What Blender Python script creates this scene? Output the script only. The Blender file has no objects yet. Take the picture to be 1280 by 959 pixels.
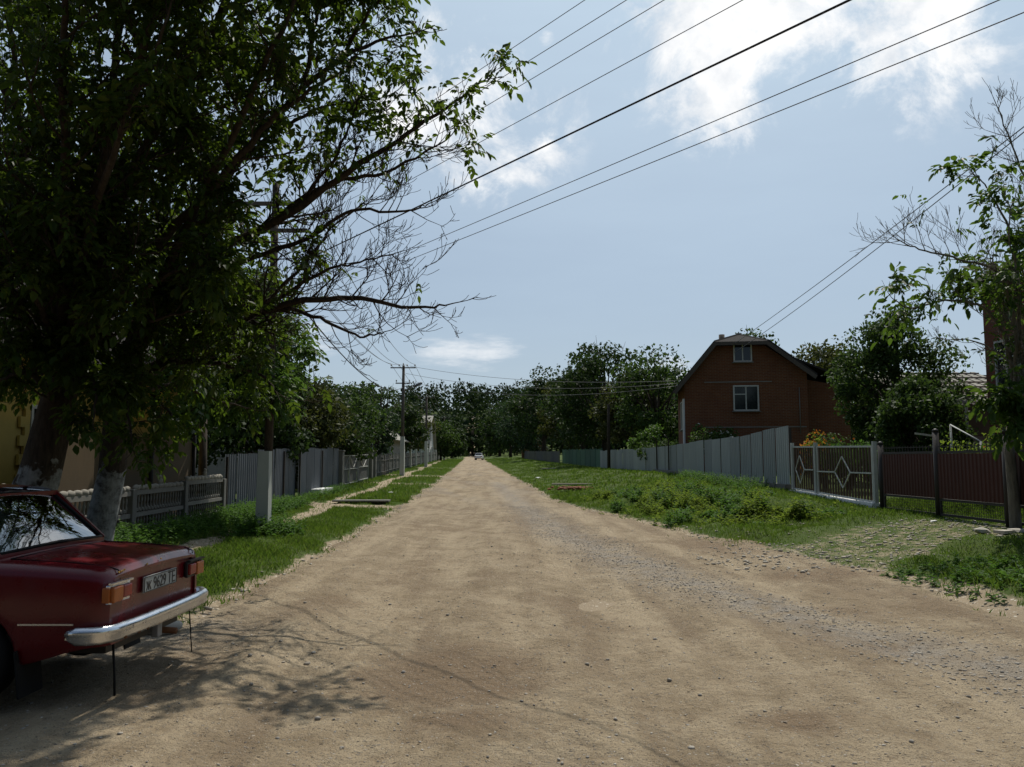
import bpy, math, random
import numpy as np
from mathutils import Vector, Matrix
random.seed(11)
rng = np.random.default_rng(11)
R = math.radians
scene = bpy.context.scene
COL = scene.collection

# ------------------------------------------------------------------ camera
CAM_Z, FPX, PITCH = 1.62, 1000.0, R(5.45)
cam = bpy.data.cameras.new('camera'); camo = bpy.data.objects.new('camera', cam); COL.objects.link(camo)
camo.location = (0, 0, CAM_Z); camo.rotation_euler = (R(90) + PITCH, 0, 0)
cam.sensor_width = 36; cam.lens = 36 * FPX / 1280; cam.clip_start = .05; cam.clip_end = 6000
scene.camera = camo

def ray(px, py):
    u, v = (px - 640) / FPX, (479.5 - py) / FPX
    return Vector((u, math.cos(PITCH) - v * math.sin(PITCH), math.sin(PITCH) + v * math.cos(PITCH)))
def at(px, py, Y):
    d = ray(px, py); return Vector((0, 0, CAM_Z)) + d * (Y / d.y)
def W(s, y, z=0.0):                      # s = sideways offset from the road axis
    return Vector((s - .05 * y, y, z))

# ------------------------------------------------------------------ terrain
def sst(a, b, x):
    t = np.clip((x - a) / (b - a), 0, 1); return t * t * (3 - 2 * t)
def wob(x, y, f=1.0, k=0.0):
    return (np.sin(x * 1.7 * f + 1.3 + k) * np.sin(y * 1.3 * f + .7 + 2 * k) + .6 * np.sin(x * 3.9 * f + y * 2.7 * f + k)
            + .4 * np.sin(y * 6.1 * f - x * 5.3 * f + 3 * k)) / 2
def zroad(y):
    return .012 * np.maximum(0, y - 30) - .012 * np.maximum(0, y - 230)
EL = ([-60, 8, 13, 25, 46, 80, 160, 400], [-2.95, -2.95, -2.65, -2.5, -2.15, -1.9, -1.6, -1.6])
ER = ([-60, 5, 8, 11.2, 15.4, 20, 26, 32, 60, 160, 400], [5.5, 5.6, 5.65, 6.0, 4.9, 4.9, 3.9, 3.3, 3.0, 2.5, 2.5])
BK = ([-60, 5, 12, 16, 20, 25, 40, 60, 100, 200], [.25, .25, .34, .36, .38, .60, .74, .5, .4, .3])
def verge(x, y):                         # >0 on the grassy side of the road edge, in metres
    s = x + .05 * y
    n = .22 * wob(x, y, .8) + .10 * wob(x, y, 2.3, 1.0)
    gl = np.minimum(np.interp(y, *EL) - s, (y - 8.1) * .9) + n
    gr = s - np.interp(y, *ER) + n
    return np.maximum(gl, gr)
def segd(x, y, ax, ay, bx, by):
    t = np.clip(((x - ax) * (bx - ax) + (y - ay) * (by - ay)) / ((bx - ax) ** 2 + (by - ay) ** 2), 0, 1)
    return np.hypot(x - ax - t * (bx - ax), y - ay - t * (by - ay))
def drive(x, y):                         # stony drive to the red gate: 1 inside
    d = np.minimum(segd(x, y, 4.6, 13.4, 8.2, 15.2), segd(x, y, 7.0, 14.5, 10, 13.6) + .6) + .5 * wob(x, y, 1.1, 2)
    return 1 - sst(1.0, 2.3, d)
def pathm(x, y):                         # the narrow footpath on the left
    s = x + .05 * y
    c = -4.75 + .18 * np.sin(y * .35) - .006 * np.maximum(0, y - 20)
    m = 1 - sst(.20, .38, np.abs(s - c) + .07 * wob(x, y, 2.5, 4))
    m = m * sst(12.3, 13, y)
    for yy, ww in ((27.3, 1.3), (46, .9), (60, 1.5), (86, 1.4)):   # side tracks crossing the verge to gates
        m = np.maximum(m, (1 - sst(ww * .6, ww, np.abs(y - yy) + .35 * wob(x, y, 1.5, 5))) * (s < -1.6) * (s > -6.5))
    return m
def H(x, y):
    x = np.asarray(x, float); y = np.asarray(y, float); s = x + .05 * y
    g = verge(x, y)
    z = zroad(y) - .07 + .13 * sst(-.35, .45, g)
    er = np.interp(y, *ER)
    z = z + np.interp(y, *BK) * sst(0, 1, (s - er) / (9.6 - er)) * (s > er)
    z = z + .02 * np.clip(s - 10, 0, 60)
    z = z + .10 * sst(-3, -6.5, s) * (y > 8)
    # hummocky bank on the right
    z = z + (s > er) * sst(0, 1.0, s - er) * sst(9.6, 8.4, s) * (.17 * wob(x, y, .55, 3) + .09 * wob(x, y, 1.3, 6)) * (1 - drive(x, y))
    z = z + .22 * np.exp(-(((x - 6.3) / 1.2) ** 2 + ((y - 9.4) / 1.3) ** 2))
    z = z + .025 * (g > 0.2) * wob(x, y, 1.9, 7) * (s < 0)
    z = z - .04 * pathm(x, y) - .03 * drive(x, y)
    z = z + 24 * sst(235, 400, y) + 5 * sst(430, 900, y)
    return z
def Hs(x, y): return float(H(x, y))
def ground_at(px, py):
    lo, hi = 1.0, 400.0
    d = ray(px, py)
    Y = 2.0
    while Y < 400:
        p = at(px, py, Y)
        if p.z <= Hs(p.x, p.y): return Vector((p.x, p.y, Hs(p.x, p.y)))
        Y *= 1.01
    return at(px, py, 400)

# ------------------------------------------------------------------ scene graph helpers
def tag(o, label=None, cat=None, group=None, kind=None):
    if label: o['label'] = label
    if cat: o['category'] = cat
    if group: o['group'] = group
    if kind: o['kind'] = kind
    return o
def thing(name, label, cat, loc=(0, 0, 0), rz=0, group=None):
    o = bpy.data.objects.new(name, None); o.empty_display_size = .2
    COL.objects.link(o); o.location = loc; o.rotation_euler = (0, 0, rz)
    return tag(o, label, cat, group)
def link_mesh(name, me, parent=None, loc=(0, 0, 0)):
    o = bpy.data.objects.new(name, me); COL.objects.link(o); o.parent = parent; o.location = loc
    return o

class MB:
    """collects shapes and links them as one mesh object"""
    def __init__(s): s.v = []; s.f = []; s.m = []; s.sm = []; s.off = Vector((0, 0, 0))
    def add(s, vs, fs, m=0, smooth=False):
        b = len(s.v)
        s.v += [tuple(Vector(v)) for v in vs]
        for f in fs: s.f.append(tuple(i + b for i in f)); s.m.append(m); s.sm.append(smooth)
    def hexa(s, p, m=0):                 # 8 corners: bottom 4 ccw, top 4 ccw
        s.add(p, [(3, 2, 1, 0), (4, 5, 6, 7), (0, 1, 5, 4), (1, 2, 6, 5), (2, 3, 7, 6), (3, 0, 4, 7)], m)
    def box(s, c, d, m=0, M=None):
        x, y, z = d[0] / 2, d[1] / 2, d[2] / 2
        p = [Vector(q) for q in ((-x, -y, -z), (x, -y, -z), (x, y, -z), (-x, y, -z), (-x, -y, z), (x, -y, z), (x, y, z), (-x, y, z))]
        if M is not None: p = [M @ q for q in p]
        c = Vector(c); s.hexa([q + c for q in p], m)
    def rbox(s, c, d, r=.01, m=0, M=None):  # box with chamfered edges
        import bmesh
        bm = bmesh.new(); bmesh.ops.create_cube(bm, size=1)
        for v in bm.verts: v.co = Vector((v.co.x * d[0], v.co.y * d[1], v.co.z * d[2]))
        bmesh.ops.bevel(bm, geom=bm.edges[:] + bm.verts[:], offset=r, segments=2, affect='EDGES', profile=.5)
        bm.verts.ensure_lookup_table(); c = Vector(c)
        vs = [((M @ v.co) if M is not None else v.co) + c for v in bm.verts]
        s.add(vs, [tuple(v.index for v in f.verts) for f in bm.faces], m); bm.free()
    def bar(s, a, b, w, h, m=0, up=Vector((0, 0, 1))):
        a = Vector(a); b = Vector(b); d = (b - a)
        if d.length < 1e-6: return
        d.normalize(); sd = d.cross(up)
        if sd.length < 1e-3: sd = d.cross(Vector((0, 1, 0)))
        sd.normalize(); u = sd.cross(d)
        p = []
        for e in (a, b):
            p += [e - sd * w / 2 - u * h / 2, e + sd * w / 2 - u * h / 2, e + sd * w / 2 + u * h / 2, e - sd * w / 2 + u * h / 2]
        s.add(p, [(3, 2, 1, 0), (4, 5, 6, 7), (0, 1, 5, 4), (1, 2, 6, 5), (2, 3, 7, 6), (3, 0, 4, 7)], m)
    def tube(s, pts, rad, n=6, m=0, cap=True):
        pts = [Vector(p) for p in pts]; k = len(pts)
        if not hasattr(rad, '__len__'): rad = [rad] * k
        u = None; vs = []
        for i in range(k):
            d = (pts[min(i + 1, k - 1)] - pts[max(i - 1, 0)])
            d = d.normalized() if d.length > 1e-9 else Vector((0, 0, 1))
            if u is None: u = d.orthogonal().normalized()
            else:
                u = u - d * u.dot(d)
                u = u.normalized() if u.length > 1e-6 else d.orthogonal().normalized()
            w = d.cross(u)
            for j in range(n):
                a = 2 * math.pi * j / n
                vs.append(pts[i] + (u * math.cos(a) + w * math.sin(a)) * rad[i])
        fs = [(i * n + j, i * n + (j + 1) % n, (i + 1) * n + (j + 1) % n, (i + 1) * n + j) for i in range(k - 1) for j in range(n)]
        if cap: fs += [tuple(reversed(range(n))), tuple(range((k - 1) * n, k * n))]
        s.add(vs, fs, m, True)
    def lathe(s, prof, c=(0, 0, 0), n=12, m=0, M=None, smooth=True):
        c = Vector(c); vs = []
        for r, z in prof:
            for j in range(n):
                a = 2 * math.pi * j / n
                q = Vector((r * math.cos(a), r * math.sin(a), z))
                vs.append((M @ q if M is not None else q) + c)
        k = len(prof)
        fs = [(i * n + j, i * n + (j + 1) % n, (i + 1) * n + (j + 1) % n, (i + 1) * n + j) for i in range(k - 1) for j in range(n)]
        fs += [tuple(reversed(range(n))), tuple(range((k - 1) * n, k * n))]
        s.add(vs, fs, m, smooth)
    def prism(s, poly, ext, m=0):        # polygon (list of Vector) pushed along ext
        n = len(poly); ext = Vector(ext); poly = [Vector(p) for p in poly]
        s.add(poly + [p + ext for p in poly], [tuple(range(n)), tuple(reversed(range(n, 2 * n)))] + [((i + 1) % n, i, n + i, n + (i + 1) % n) for i in range(n)], m)
    def blob(s, c, r, m=0, seed=0, rough=.25, flat=1.0, sub=1):
        import bmesh
        rr = random.Random(seed); bm = bmesh.new(); bmesh.ops.create_icosphere(bm, subdivisions=sub, radius=1)
        vs = []
        for v in bm.verts:
            k = 1 + rr.uniform(-rough, rough)
            vs.append(Vector((v.co.x * r[0] * k, v.co.y * r[1] * k, v.co.z * r[2] * k * flat)) + Vector(c))
        s.add(vs, [tuple(v.index for v in f.verts) for f in bm.faces], m, sub > 1); bm.free()
    def build(s, name, mats, parent=None, loc=(0, 0, 0)):
        me = bpy.data.meshes.new(name); me.from_pydata(s.v, [], s.f)
        if not isinstance(mats, (list, tuple)): mats = [mats]
        for mt in mats: me.materials.append(mt)
        me.polygons.foreach_set('material_index', s.m); me.polygons.foreach_set('use_smooth', s.sm)
        me.update()
        return link_mesh(name, me, parent, loc)

def np_mesh(name, V, F, mat, smooth=False):
    """V (n,3), F (m,k) all faces with k corners"""
    me = bpy.data.meshes.new(name); n = len(V); m, k = F.shape
    me.vertices.add(n); me.vertices.foreach_set('co', np.ascontiguousarray(V, dtype=np.float32).ravel())
    me.loops.add(m * k); me.loops.foreach_set('vertex_index', np.ascontiguousarray(F, dtype=np.int32).ravel())
    me.polygons.add(m); me.polygons.foreach_set('loop_start', np.arange(0, m * k, k, dtype=np.int32))
    me.polygons.foreach_set('loop_total', np.full(m, k, dtype=np.int32))
    if smooth: me.polygons.foreach_set('use_smooth', np.ones(m, dtype=bool))
    me.update(calc_edges=True); me.validate()
    if mat: me.materials.append(mat)
    return me
def unit(a):
    return a / np.maximum(np.linalg.norm(a, axis=-1, keepdims=True), 1e-9)
def leaf_me(name, P, A, N, L, Wd, mat, simple=False):
    """one small folded leaf per row"""
    P = np.asarray(P, float); A = unit(np.asarray(A, float)); N = np.asarray(N, float)
    N = unit(N - A * np.sum(A * N, 1, keepdims=True)); S = np.cross(A, N)
    L = np.asarray(L, float)[:, None]; Wd = np.asarray(Wd, float)[:, None]; n = len(P)
    if simple:
        V = np.stack([P, P + A * L * .5 + S * Wd * .5 + N * Wd * .12, P + A * L, P + A * L * .5 - S * Wd * .5 + N * Wd * .12], 1)
        F = np.arange(n)[:, None] * 4 + np.array([[0, 1, 2, 3]])
    else:
        V = np.stack([P, P + A * L * .34 + S * Wd * .5 + N * Wd * .16, P + A * L * .74 + S * Wd * .36 + N * Wd * .08, P + A * L - N * L * .12,
                      P + A * L * .74 - S * Wd * .36 + N * Wd * .08, P + A * L * .34 - S * Wd * .5 + N * Wd * .16], 1)
        F = (np.arange(n)[:, None, None] * 6 + np.array([[[0, 1, 2, 3], [0, 3, 4, 5]]])).reshape(-1, 4)
    return np_mesh(name, V.reshape(-1, 3), F, mat)

# ------------------------------------------------------------------ materials
def newmat(name):
    m = bpy.data.materials.new(name); m.use_nodes = True
    return m, m.node_tree, m.node_tree.nodes['Principled BSDF']
def nd(t, typ, ins=None, **props):
    n = t.nodes.new(typ)
    for k, v in props.items(): setattr(n, k, v)
    for k, v in (ins or {}).items():
        if isinstance(v, bpy.types.NodeSocket): t.links.new(v, n.inputs[k])
        else: n.inputs[k].default_value = v
    return n
def ramp(t, fac, stops):
    n = nd(t, 'ShaderNodeValToRGB', {'Fac': fac}); e = n.color_ramp.elements
    while len(e) < len(stops): e.new(.5)
    for q, (p, c) in zip(e, stops):
        q.position = p; q.color = (*c, 1) if len(c) == 3 else c
    return n.outputs['Color']
def mix(t, f, a, b, mode='MIX'):
    n = t.nodes.new('ShaderNodeMix'); n.data_type = 'RGBA'; n.blend_type = mode
    for k, v in ((0, f), (6, a), (7, b)):
        if isinstance(v, bpy.types.NodeSocket): t.links.new(v, n.inputs[k])
        else: n.inputs[k].default_value = v if k == 0 else ((*v, 1) if len(v) == 3 else v)
    return n.outputs[2]
def pos(t, scale=(1, 1, 1), rot=(0, 0, 0), obj=False):
    v = nd(t, 'ShaderNodeTexCoord').outputs['Object'] if obj else nd(t, 'ShaderNodeNewGeometry').outputs['Position']
    return nd(t, 'ShaderNodeMapping', {'Vector': v, 'Scale': scale, 'Rotation': rot}).outputs['Vector']
def noise(t, vec, sc, detail=6, rough=.6, out='Fac'):
    return nd(t, 'ShaderNodeTexNoise', {'Vector': vec, 'Scale': sc, 'Detail': detail, 'Roughness': rough}).outputs[out]
def bump(t, p, h, strength=.4, dist=.02, prev=None):
    b = nd(t, 'ShaderNodeBump', {'Height': h, 'Strength': strength, 'Distance': dist})
    if prev is not None: t.links.new(prev, b.inputs['Normal'])
    t.links.new(b.outputs['Normal'], p.inputs['Normal']); return b.outputs['Normal']
def worn(name, c, c2=None, rough=.7, scale=3, metal=0, amount=.6, bmp=.15, fine=40, spec=.3, streak=False):
    """a plain coloured surface with stains and grain"""
    m, t, p = newmat(name)
    c2 = c2 or tuple(v * .55 for v in c)
    v = pos(t, (1, 1, .25) if streak else (1, 1, 1), obj=True)
    f = ramp(t, noise(t, v, scale, 8, .65), [(.38, (0, 0, 0)), (.72, (amount,) * 3)])
    g = noise(t, pos(t, obj=True), fine, 4)
    col = mix(t, f, c, c2)
    col = mix(t, .35, col, mix(t, g, tuple(x * .7 for x in c), tuple(min(1, x * 1.25) for x in c)))
    oi = nd(t, 'ShaderNodeObjectInfo').outputs['Random']
    col = mix(t, 1.0, col, mix(t, oi, (.80, .80, .80), (1.16, 1.14, 1.12)), 'MULTIPLY')
    t.links.new(col, p.inputs['Base Color']); p.inputs['Roughness'].default_value = rough
    p.inputs['Metallic'].default_value = metal; p.inputs['Specular IOR Level'].default_value = spec
    bump(t, p, g, bmp, .01)
    return m
def leafmat(name, cols, trans, rough=.5, tmix=.4, spec=.15):
    m, t, p = newmat(name)
    r = nd(t, 'ShaderNodeNewGeometry').outputs['Random Per Island']
    c = ramp(t, r, [(i / (len(cols) - 1), q) for i, q in enumerate(cols)])
    t.links.new(c, p.inputs['Base Color']); p.inputs['Roughness'].default_value = rough; p.inputs['Specular IOR Level'].default_value = spec
    tr = nd(t, 'ShaderNodeBsdfTranslucent', {'Color': mix(t, .6, c, trans)})
    mx = nd(t, 'ShaderNodeMixShader', {0: tmix, 1: p.outputs[0], 2: tr.outputs[0]})
    t.links.new(mx.outputs[0], t.nodes['Material Output'].inputs['Surface'])
    return m

M = {}
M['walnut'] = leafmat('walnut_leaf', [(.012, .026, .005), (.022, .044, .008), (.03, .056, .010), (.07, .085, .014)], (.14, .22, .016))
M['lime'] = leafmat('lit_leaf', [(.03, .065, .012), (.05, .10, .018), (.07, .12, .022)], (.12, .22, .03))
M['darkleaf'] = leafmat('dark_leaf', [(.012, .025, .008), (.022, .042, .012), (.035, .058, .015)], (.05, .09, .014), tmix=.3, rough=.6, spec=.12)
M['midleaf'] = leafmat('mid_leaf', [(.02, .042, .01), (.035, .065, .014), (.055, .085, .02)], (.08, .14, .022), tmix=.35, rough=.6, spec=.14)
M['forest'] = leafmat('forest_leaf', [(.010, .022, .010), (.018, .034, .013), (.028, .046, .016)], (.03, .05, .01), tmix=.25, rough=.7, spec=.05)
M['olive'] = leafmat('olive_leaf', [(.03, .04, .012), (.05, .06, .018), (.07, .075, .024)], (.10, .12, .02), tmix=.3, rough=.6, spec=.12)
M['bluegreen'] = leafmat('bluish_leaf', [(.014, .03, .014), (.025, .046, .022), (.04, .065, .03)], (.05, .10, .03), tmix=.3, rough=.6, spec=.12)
M['weedleaf'] = leafmat('weed_leaf', [(.03, .075, .012), (.05, .11, .018), (.075, .14, .025)], (.12, .24, .03), tmix=.4, rough=.6, spec=.12)
M['yellowweed'] = leafmat('yellow_weed_leaf', [(.055, .10, .015), (.08, .13, .02), (.14, .16, .03)], (.22, .30, .03), tmix=.5, rough=.7, spec=.08)
M['orange'] = leafmat('orange_flower', [(.45, .10, .02), (.5, .2, .02), (.25, .2, .03)], (.5, .15, .02))
M['whiteflower'] = leafmat('white_flower', [(.5, .55, .5), (.7, .7, .65)], (.5, .5, .4))
M['grass'] = leafmat('grass_blade', [(.045, .085, .012), (.075, .135, .018), (.10, .16, .024), (.18, .17, .055)], (.16, .27, .025), rough=.6, tmix=.4, spec=.15)

def barkmat(name, c, c2, bmp=.8):
    m, t, p = newmat(name)
    v = pos(t, (14, 14, 2.5), obj=True); n = noise(t, v, 1.6, 8, .7)
    t.links.new(ramp(t, n, [(.3, c2), (.65, c)]), p.inputs['Base Color']); p.inputs['Roughness'].default_value = .9
    p.inputs['Specular IOR Level'].default_value = .15
    bump(t, p, n, bmp, .03); return m
M['bark'] = barkmat('bark', (.07, .055, .042), (.02, .016, .013))
M['bark_grey'] = barkmat('grey_bark', (.19, .17, .14), (.08, .07, .06))
def whitewashed(name, zc):
    m, t, p = newmat(name)
    v = pos(t, (14, 14, 2.5)); n = noise(t, v, 1.6, 8, .7)
    bark = ramp(t, n, [(.3, (.02, .016, .013)), (.65, (.07, .055, .042))])
    wash = ramp(t, noise(t, pos(t), 9, 7, .7), [(.36, (.07, .065, .06)), (.5, (.20, .205, .205)), (.75, (.32, .325, .32))])
    z = nd(t, 'ShaderNodeSeparateXYZ', {0: pos(t)}).outputs['Z']
    e = nd(t, 'ShaderNodeMath', {0: z, 1: noise(t, pos(t), 5, 3)}, operation='ADD').outputs[0]
    f = nd(t, 'ShaderNodeMapRange', {0: e, 1: zc + .47, 2: zc + .53, 3: 1, 4: 0}).outputs[0]
    t.links.new(mix(t, f, bark, wash), p.inputs['Base Color']); p.inputs['Roughness'].default_value = .9
    p.inputs['Specular IOR Level'].default_value = .1
    bump(t, p, n, .8, .03); return m
M['concrete'] = worn('concrete', (.175, .168, .15), (.085, .08, .07), .9, 2.5)
M['pale_concrete'] = worn('pale_concrete', (.46, .48, .44), (.27, .28, .25), .85, 2.2, streak=True)
M['whitewash'] = worn('whitewashed_plinth', (.62, .63, .62), (.34, .34, .33), .9, 3)
M['wood_pole'] = worn('weathered_wood_pole', (.10, .085, .07), (.05, .04, .035), .9, 4, streak=True, bmp=.5)
M['brown_plank'] = worn('brown_plank', (.11, .078, .042), (.06, .044, .026), .8, 3, streak=True)
M['zinc'] = worn('grey_metal_sheet', (.10, .113, .13), (.062, .07, .082), .5, 1.5, metal=.0, streak=True, bmp=.05, spec=.4)
M['palesheet'] = worn('pale_metal_sheet', (.32, .345, .34), (.20, .215, .205), .5, 1.2, streak=True, bmp=.05, spec=.4)
M['darkmetal'] = worn('dark_metal', (.035, .032, .03), (.06, .035, .02), .55, 5)
M['slat_brown'] = worn('dark_brown_slat', (.075, .04, .022), (.04, .022, .014), .6, 4)
M['maroon'] = worn('maroon_metal', (.050, .013, .009), (.03, .010, .008), .5, 3, streak=True)
M['whitepaint'] = worn('white_paint', (.44, .45, .42), (.28, .26, .22), .55, 6)
M['greenpaint'] = worn('green_paint', (.07, .16, .11), (.05, .09, .06), .6, 4)
M['greypicket'] = worn('grey_picket', (.13, .13, .12), (.07, .07, .06), .8, 4)
M['asbestos'] = worn('asbestos_roof', (.26, .25, .22), (.13, .12, .10), .9, 1.5)
M['darkroof'] = worn('dark_roof', (.03, .027, .025), (.02, .018, .016), .95, 1.5, spec=.08)
M['yellowwall'] = worn('yellow_render', (.50, .36, .10), (.34, .24, .08), .9, 1.5)
M['greywall'] = worn('grey_render', (.30, .28, .25), (.17, .16, .14), .9, 1.2)
M['whitewall'] = worn('white_render', (.62, .62, .60), (.40, .39, .37), .9, 1.2)
M['rust'] = worn('rust', (.16, .07, .03), (.07, .035, .02), .9, 20)
M['wire'] = worn('wire', (.02, .02, .022), None, .6, 20)
M['alu'] = worn('aluminium_wire', (.16, .16, .165), None, .5, 20)
M['porcelain'] = worn('porcelain', (.45, .43, .40), None, .3, 20)
M['stone'] = worn('pale_stone', (.27, .25, .21), (.16, .145, .12), .9, 12)
M['redbrickpile'] = worn('broken_red_brick', (.28, .11, .06), (.2, .12, .08), .9, 9)
M['palestone'] = worn('white_stone', (.45, .42, .36), (.3, .27, .22), .9, 12)
M['paper'] = worn('white_paper', (.78, .78, .75), (.6, .6, .58), .8, 6, amount=.3)
M['deadwood'] = worn('dead_board', (.42, .38, .31), (.25, .22, .18), .9, 5)
def plain(name, c, rough=.5, metal=0, spec=.5, coat=0):
    m, t, p = newmat(name)
    t.links.new(mix(t, noise(t, pos(t, obj=True), 25, 5), tuple(x * .85 for x in c), tuple(min(1, x * 1.12) for x in c)), p.inputs['Base Color'])
    p.inputs['Roughness'].default_value = rough; p.inputs['Metallic'].default_value = metal
    p.inputs['Specular IOR Level'].default_value = spec; p.inputs['Coat Weight'].default_value = coat
    p.inputs['Coat Roughness'].default_value = .08
    return m
M['rubber'] = plain('rubber', (.012, .012, .012), .8, spec=.2)
M['blackplastic'] = plain('black_plastic', (.015, .015, .015), .5)
M['ink'] = plain('plate_ink', (.01, .01, .012), .5)
M['amber'] = plain('amber_lens', (.34, .085, .012), .25)
M['redlens'] = plain('red_lens', (.20, .012, .01), .2)
M['gold'] = plain('gold_dots', (.55, .30, .05), .35, metal=.6)
M['wheelsteel'] = plain('wheel_steel', (.25, .25, .25), .5, metal=.3)
M['seat'] = plain('seat_cloth', (.05, .045, .045), .9, spec=.1)
def carpaint(name, c):
    m, t, p = newmat(name)
    n = noise(t, pos(t, obj=True), 3, 8, .7); n2 = noise(t, pos(t, obj=True), 60, 3)
    col = mix(t, ramp(t, n, [(.45, (0, 0, 0)), (.8, (.35,) * 3)]), c, tuple(v * .5 + .02 for v in c))
    t.links.new(col, p.inputs['Base Color'])
    t.links.new(ramp(t, n, [(.3, (.22,) * 3), (.75, (.42,) * 3)]), p.inputs['Roughness'])
    p.inputs['Coat Weight'].default_value = .45; p.inputs['Coat Roughness'].default_value = .15; p.inputs['Specular IOR Level'].default_value = .3
    bump(t, p, n2, .03, .003); return m
M['redpaint'] = carpaint('red_car_paint', (.105, .0035, .007))
M['whitecar'] = carpaint('white_car_paint', (.62, .63, .64))
def chrome():
    m, t, p = newmat('rusty_chrome')
    n = noise(t, pos(t, obj=True), 16, 8, .75)
    f = ramp(t, n, [(.60, (0, 0, 0)), (.66, (1, 1, 1))])
    t.links.new(mix(t, f, (.72, .73, .75), (.10, .05, .025)), p.inputs['Base Color'])
    t.links.new(mix(t, f, (.95,) * 3, (0, 0, 0)), p.inputs['Metallic'])
    t.links.new(ramp(t, noise(t, pos(t, obj=True), 5, 6), [(.3, (.14,) * 3), (.7, (.38,) * 3)]), p.inputs['Roughness'])
    return m
M['chrome'] = chrome()
def glass(name, tint=(.5, .55, .55), gloss=.12):
    m, t, p = newmat(name); t.nodes.remove(p)
    fr = nd(t, 'ShaderNodeFresnel', {'IOR': 1.6}).outputs[0]
    f = nd(t, 'ShaderNodeMath', {0: fr, 1: gloss}, operation='ADD', use_clamp=True).outputs[0]
    tr = nd(t, 'ShaderNodeBsdfTransparent', {'Color': (*tint, 1)}); gl = nd(t, 'ShaderNodeBsdfGlossy', {'Color': (.9, .95, 1, 1), 'Roughness': .03})
    bn = nd(t, 'ShaderNodeBump', {'Height': noise(t, pos(t, obj=True), 2.5, 2), 'Strength': .06, 'Distance': .05})
    t.links.new(bn.outputs[0], gl.inputs['Normal'])
    mx = nd(t, 'ShaderNodeMixShader', {0: f, 1: tr.outputs[0], 2: gl.outputs[0]})
    t.links.new(mx.outputs[0], t.nodes['Material Output'].inputs['Surface']); return m
M['carglass'] = glass('car_glass', (.45, .5, .5), .22)
M['pane'] = plain('window_glass', (.012, .015, .02), .08)
def brick(name, c1, c2, mortar, sc=1.0):
    m, t, p = newmat(name)
    g = nd(t, 'ShaderNodeTexCoord').outputs['Object']
    sx = nd(t, 'ShaderNodeSeparateXYZ', {0: g})
    a = nd(t, 'ShaderNodeMath', {0: sx.outputs['X'], 1: sx.outputs['Y']}, operation='ADD').outputs[0]
    v = nd(t, 'ShaderNodeCombineXYZ', {'X': a, 'Y': sx.outputs['Z']}).outputs[0]
    b = nd(t, 'ShaderNodeTexBrick', {'Vector': v, 'Color1': (*c1, 1), 'Color2': (*c2, 1), 'Mortar': (*mortar, 1), 'Scale': sc,
                                    'Mortar Size': .012, 'Brick Width': .26, 'Row Height': .078, 'Bias': 0.0})
    n = noise(t, pos(t, obj=True), .9, 8, .65)
    col = mix(t, ramp(t, n, [(.4, (0, 0, 0)), (.75, (.55,) * 3)]), b.outputs['Color'], tuple(x * .55 for x in c1))
    t.links.new(col, p.inputs['Base Color']); p.inputs['Roughness'].default_value = .9; p.inputs['Specular IOR Level'].default_value = .15
    inv = nd(t, 'ShaderNodeMath', {0: 1.0, 1: b.outputs['Fac']}, operation='SUBTRACT').outputs[0]
    bump(t, p, inv, .4, .01); return m
M['brick'] = brick('red_brick', (.155, .055, .023), (.115, .038, .018), (.15, .10, .066))
M['brick2'] = brick('dark_red_brick', (.20, .065, .036), (.165, .055, .032), (.11, .085, .07))

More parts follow.
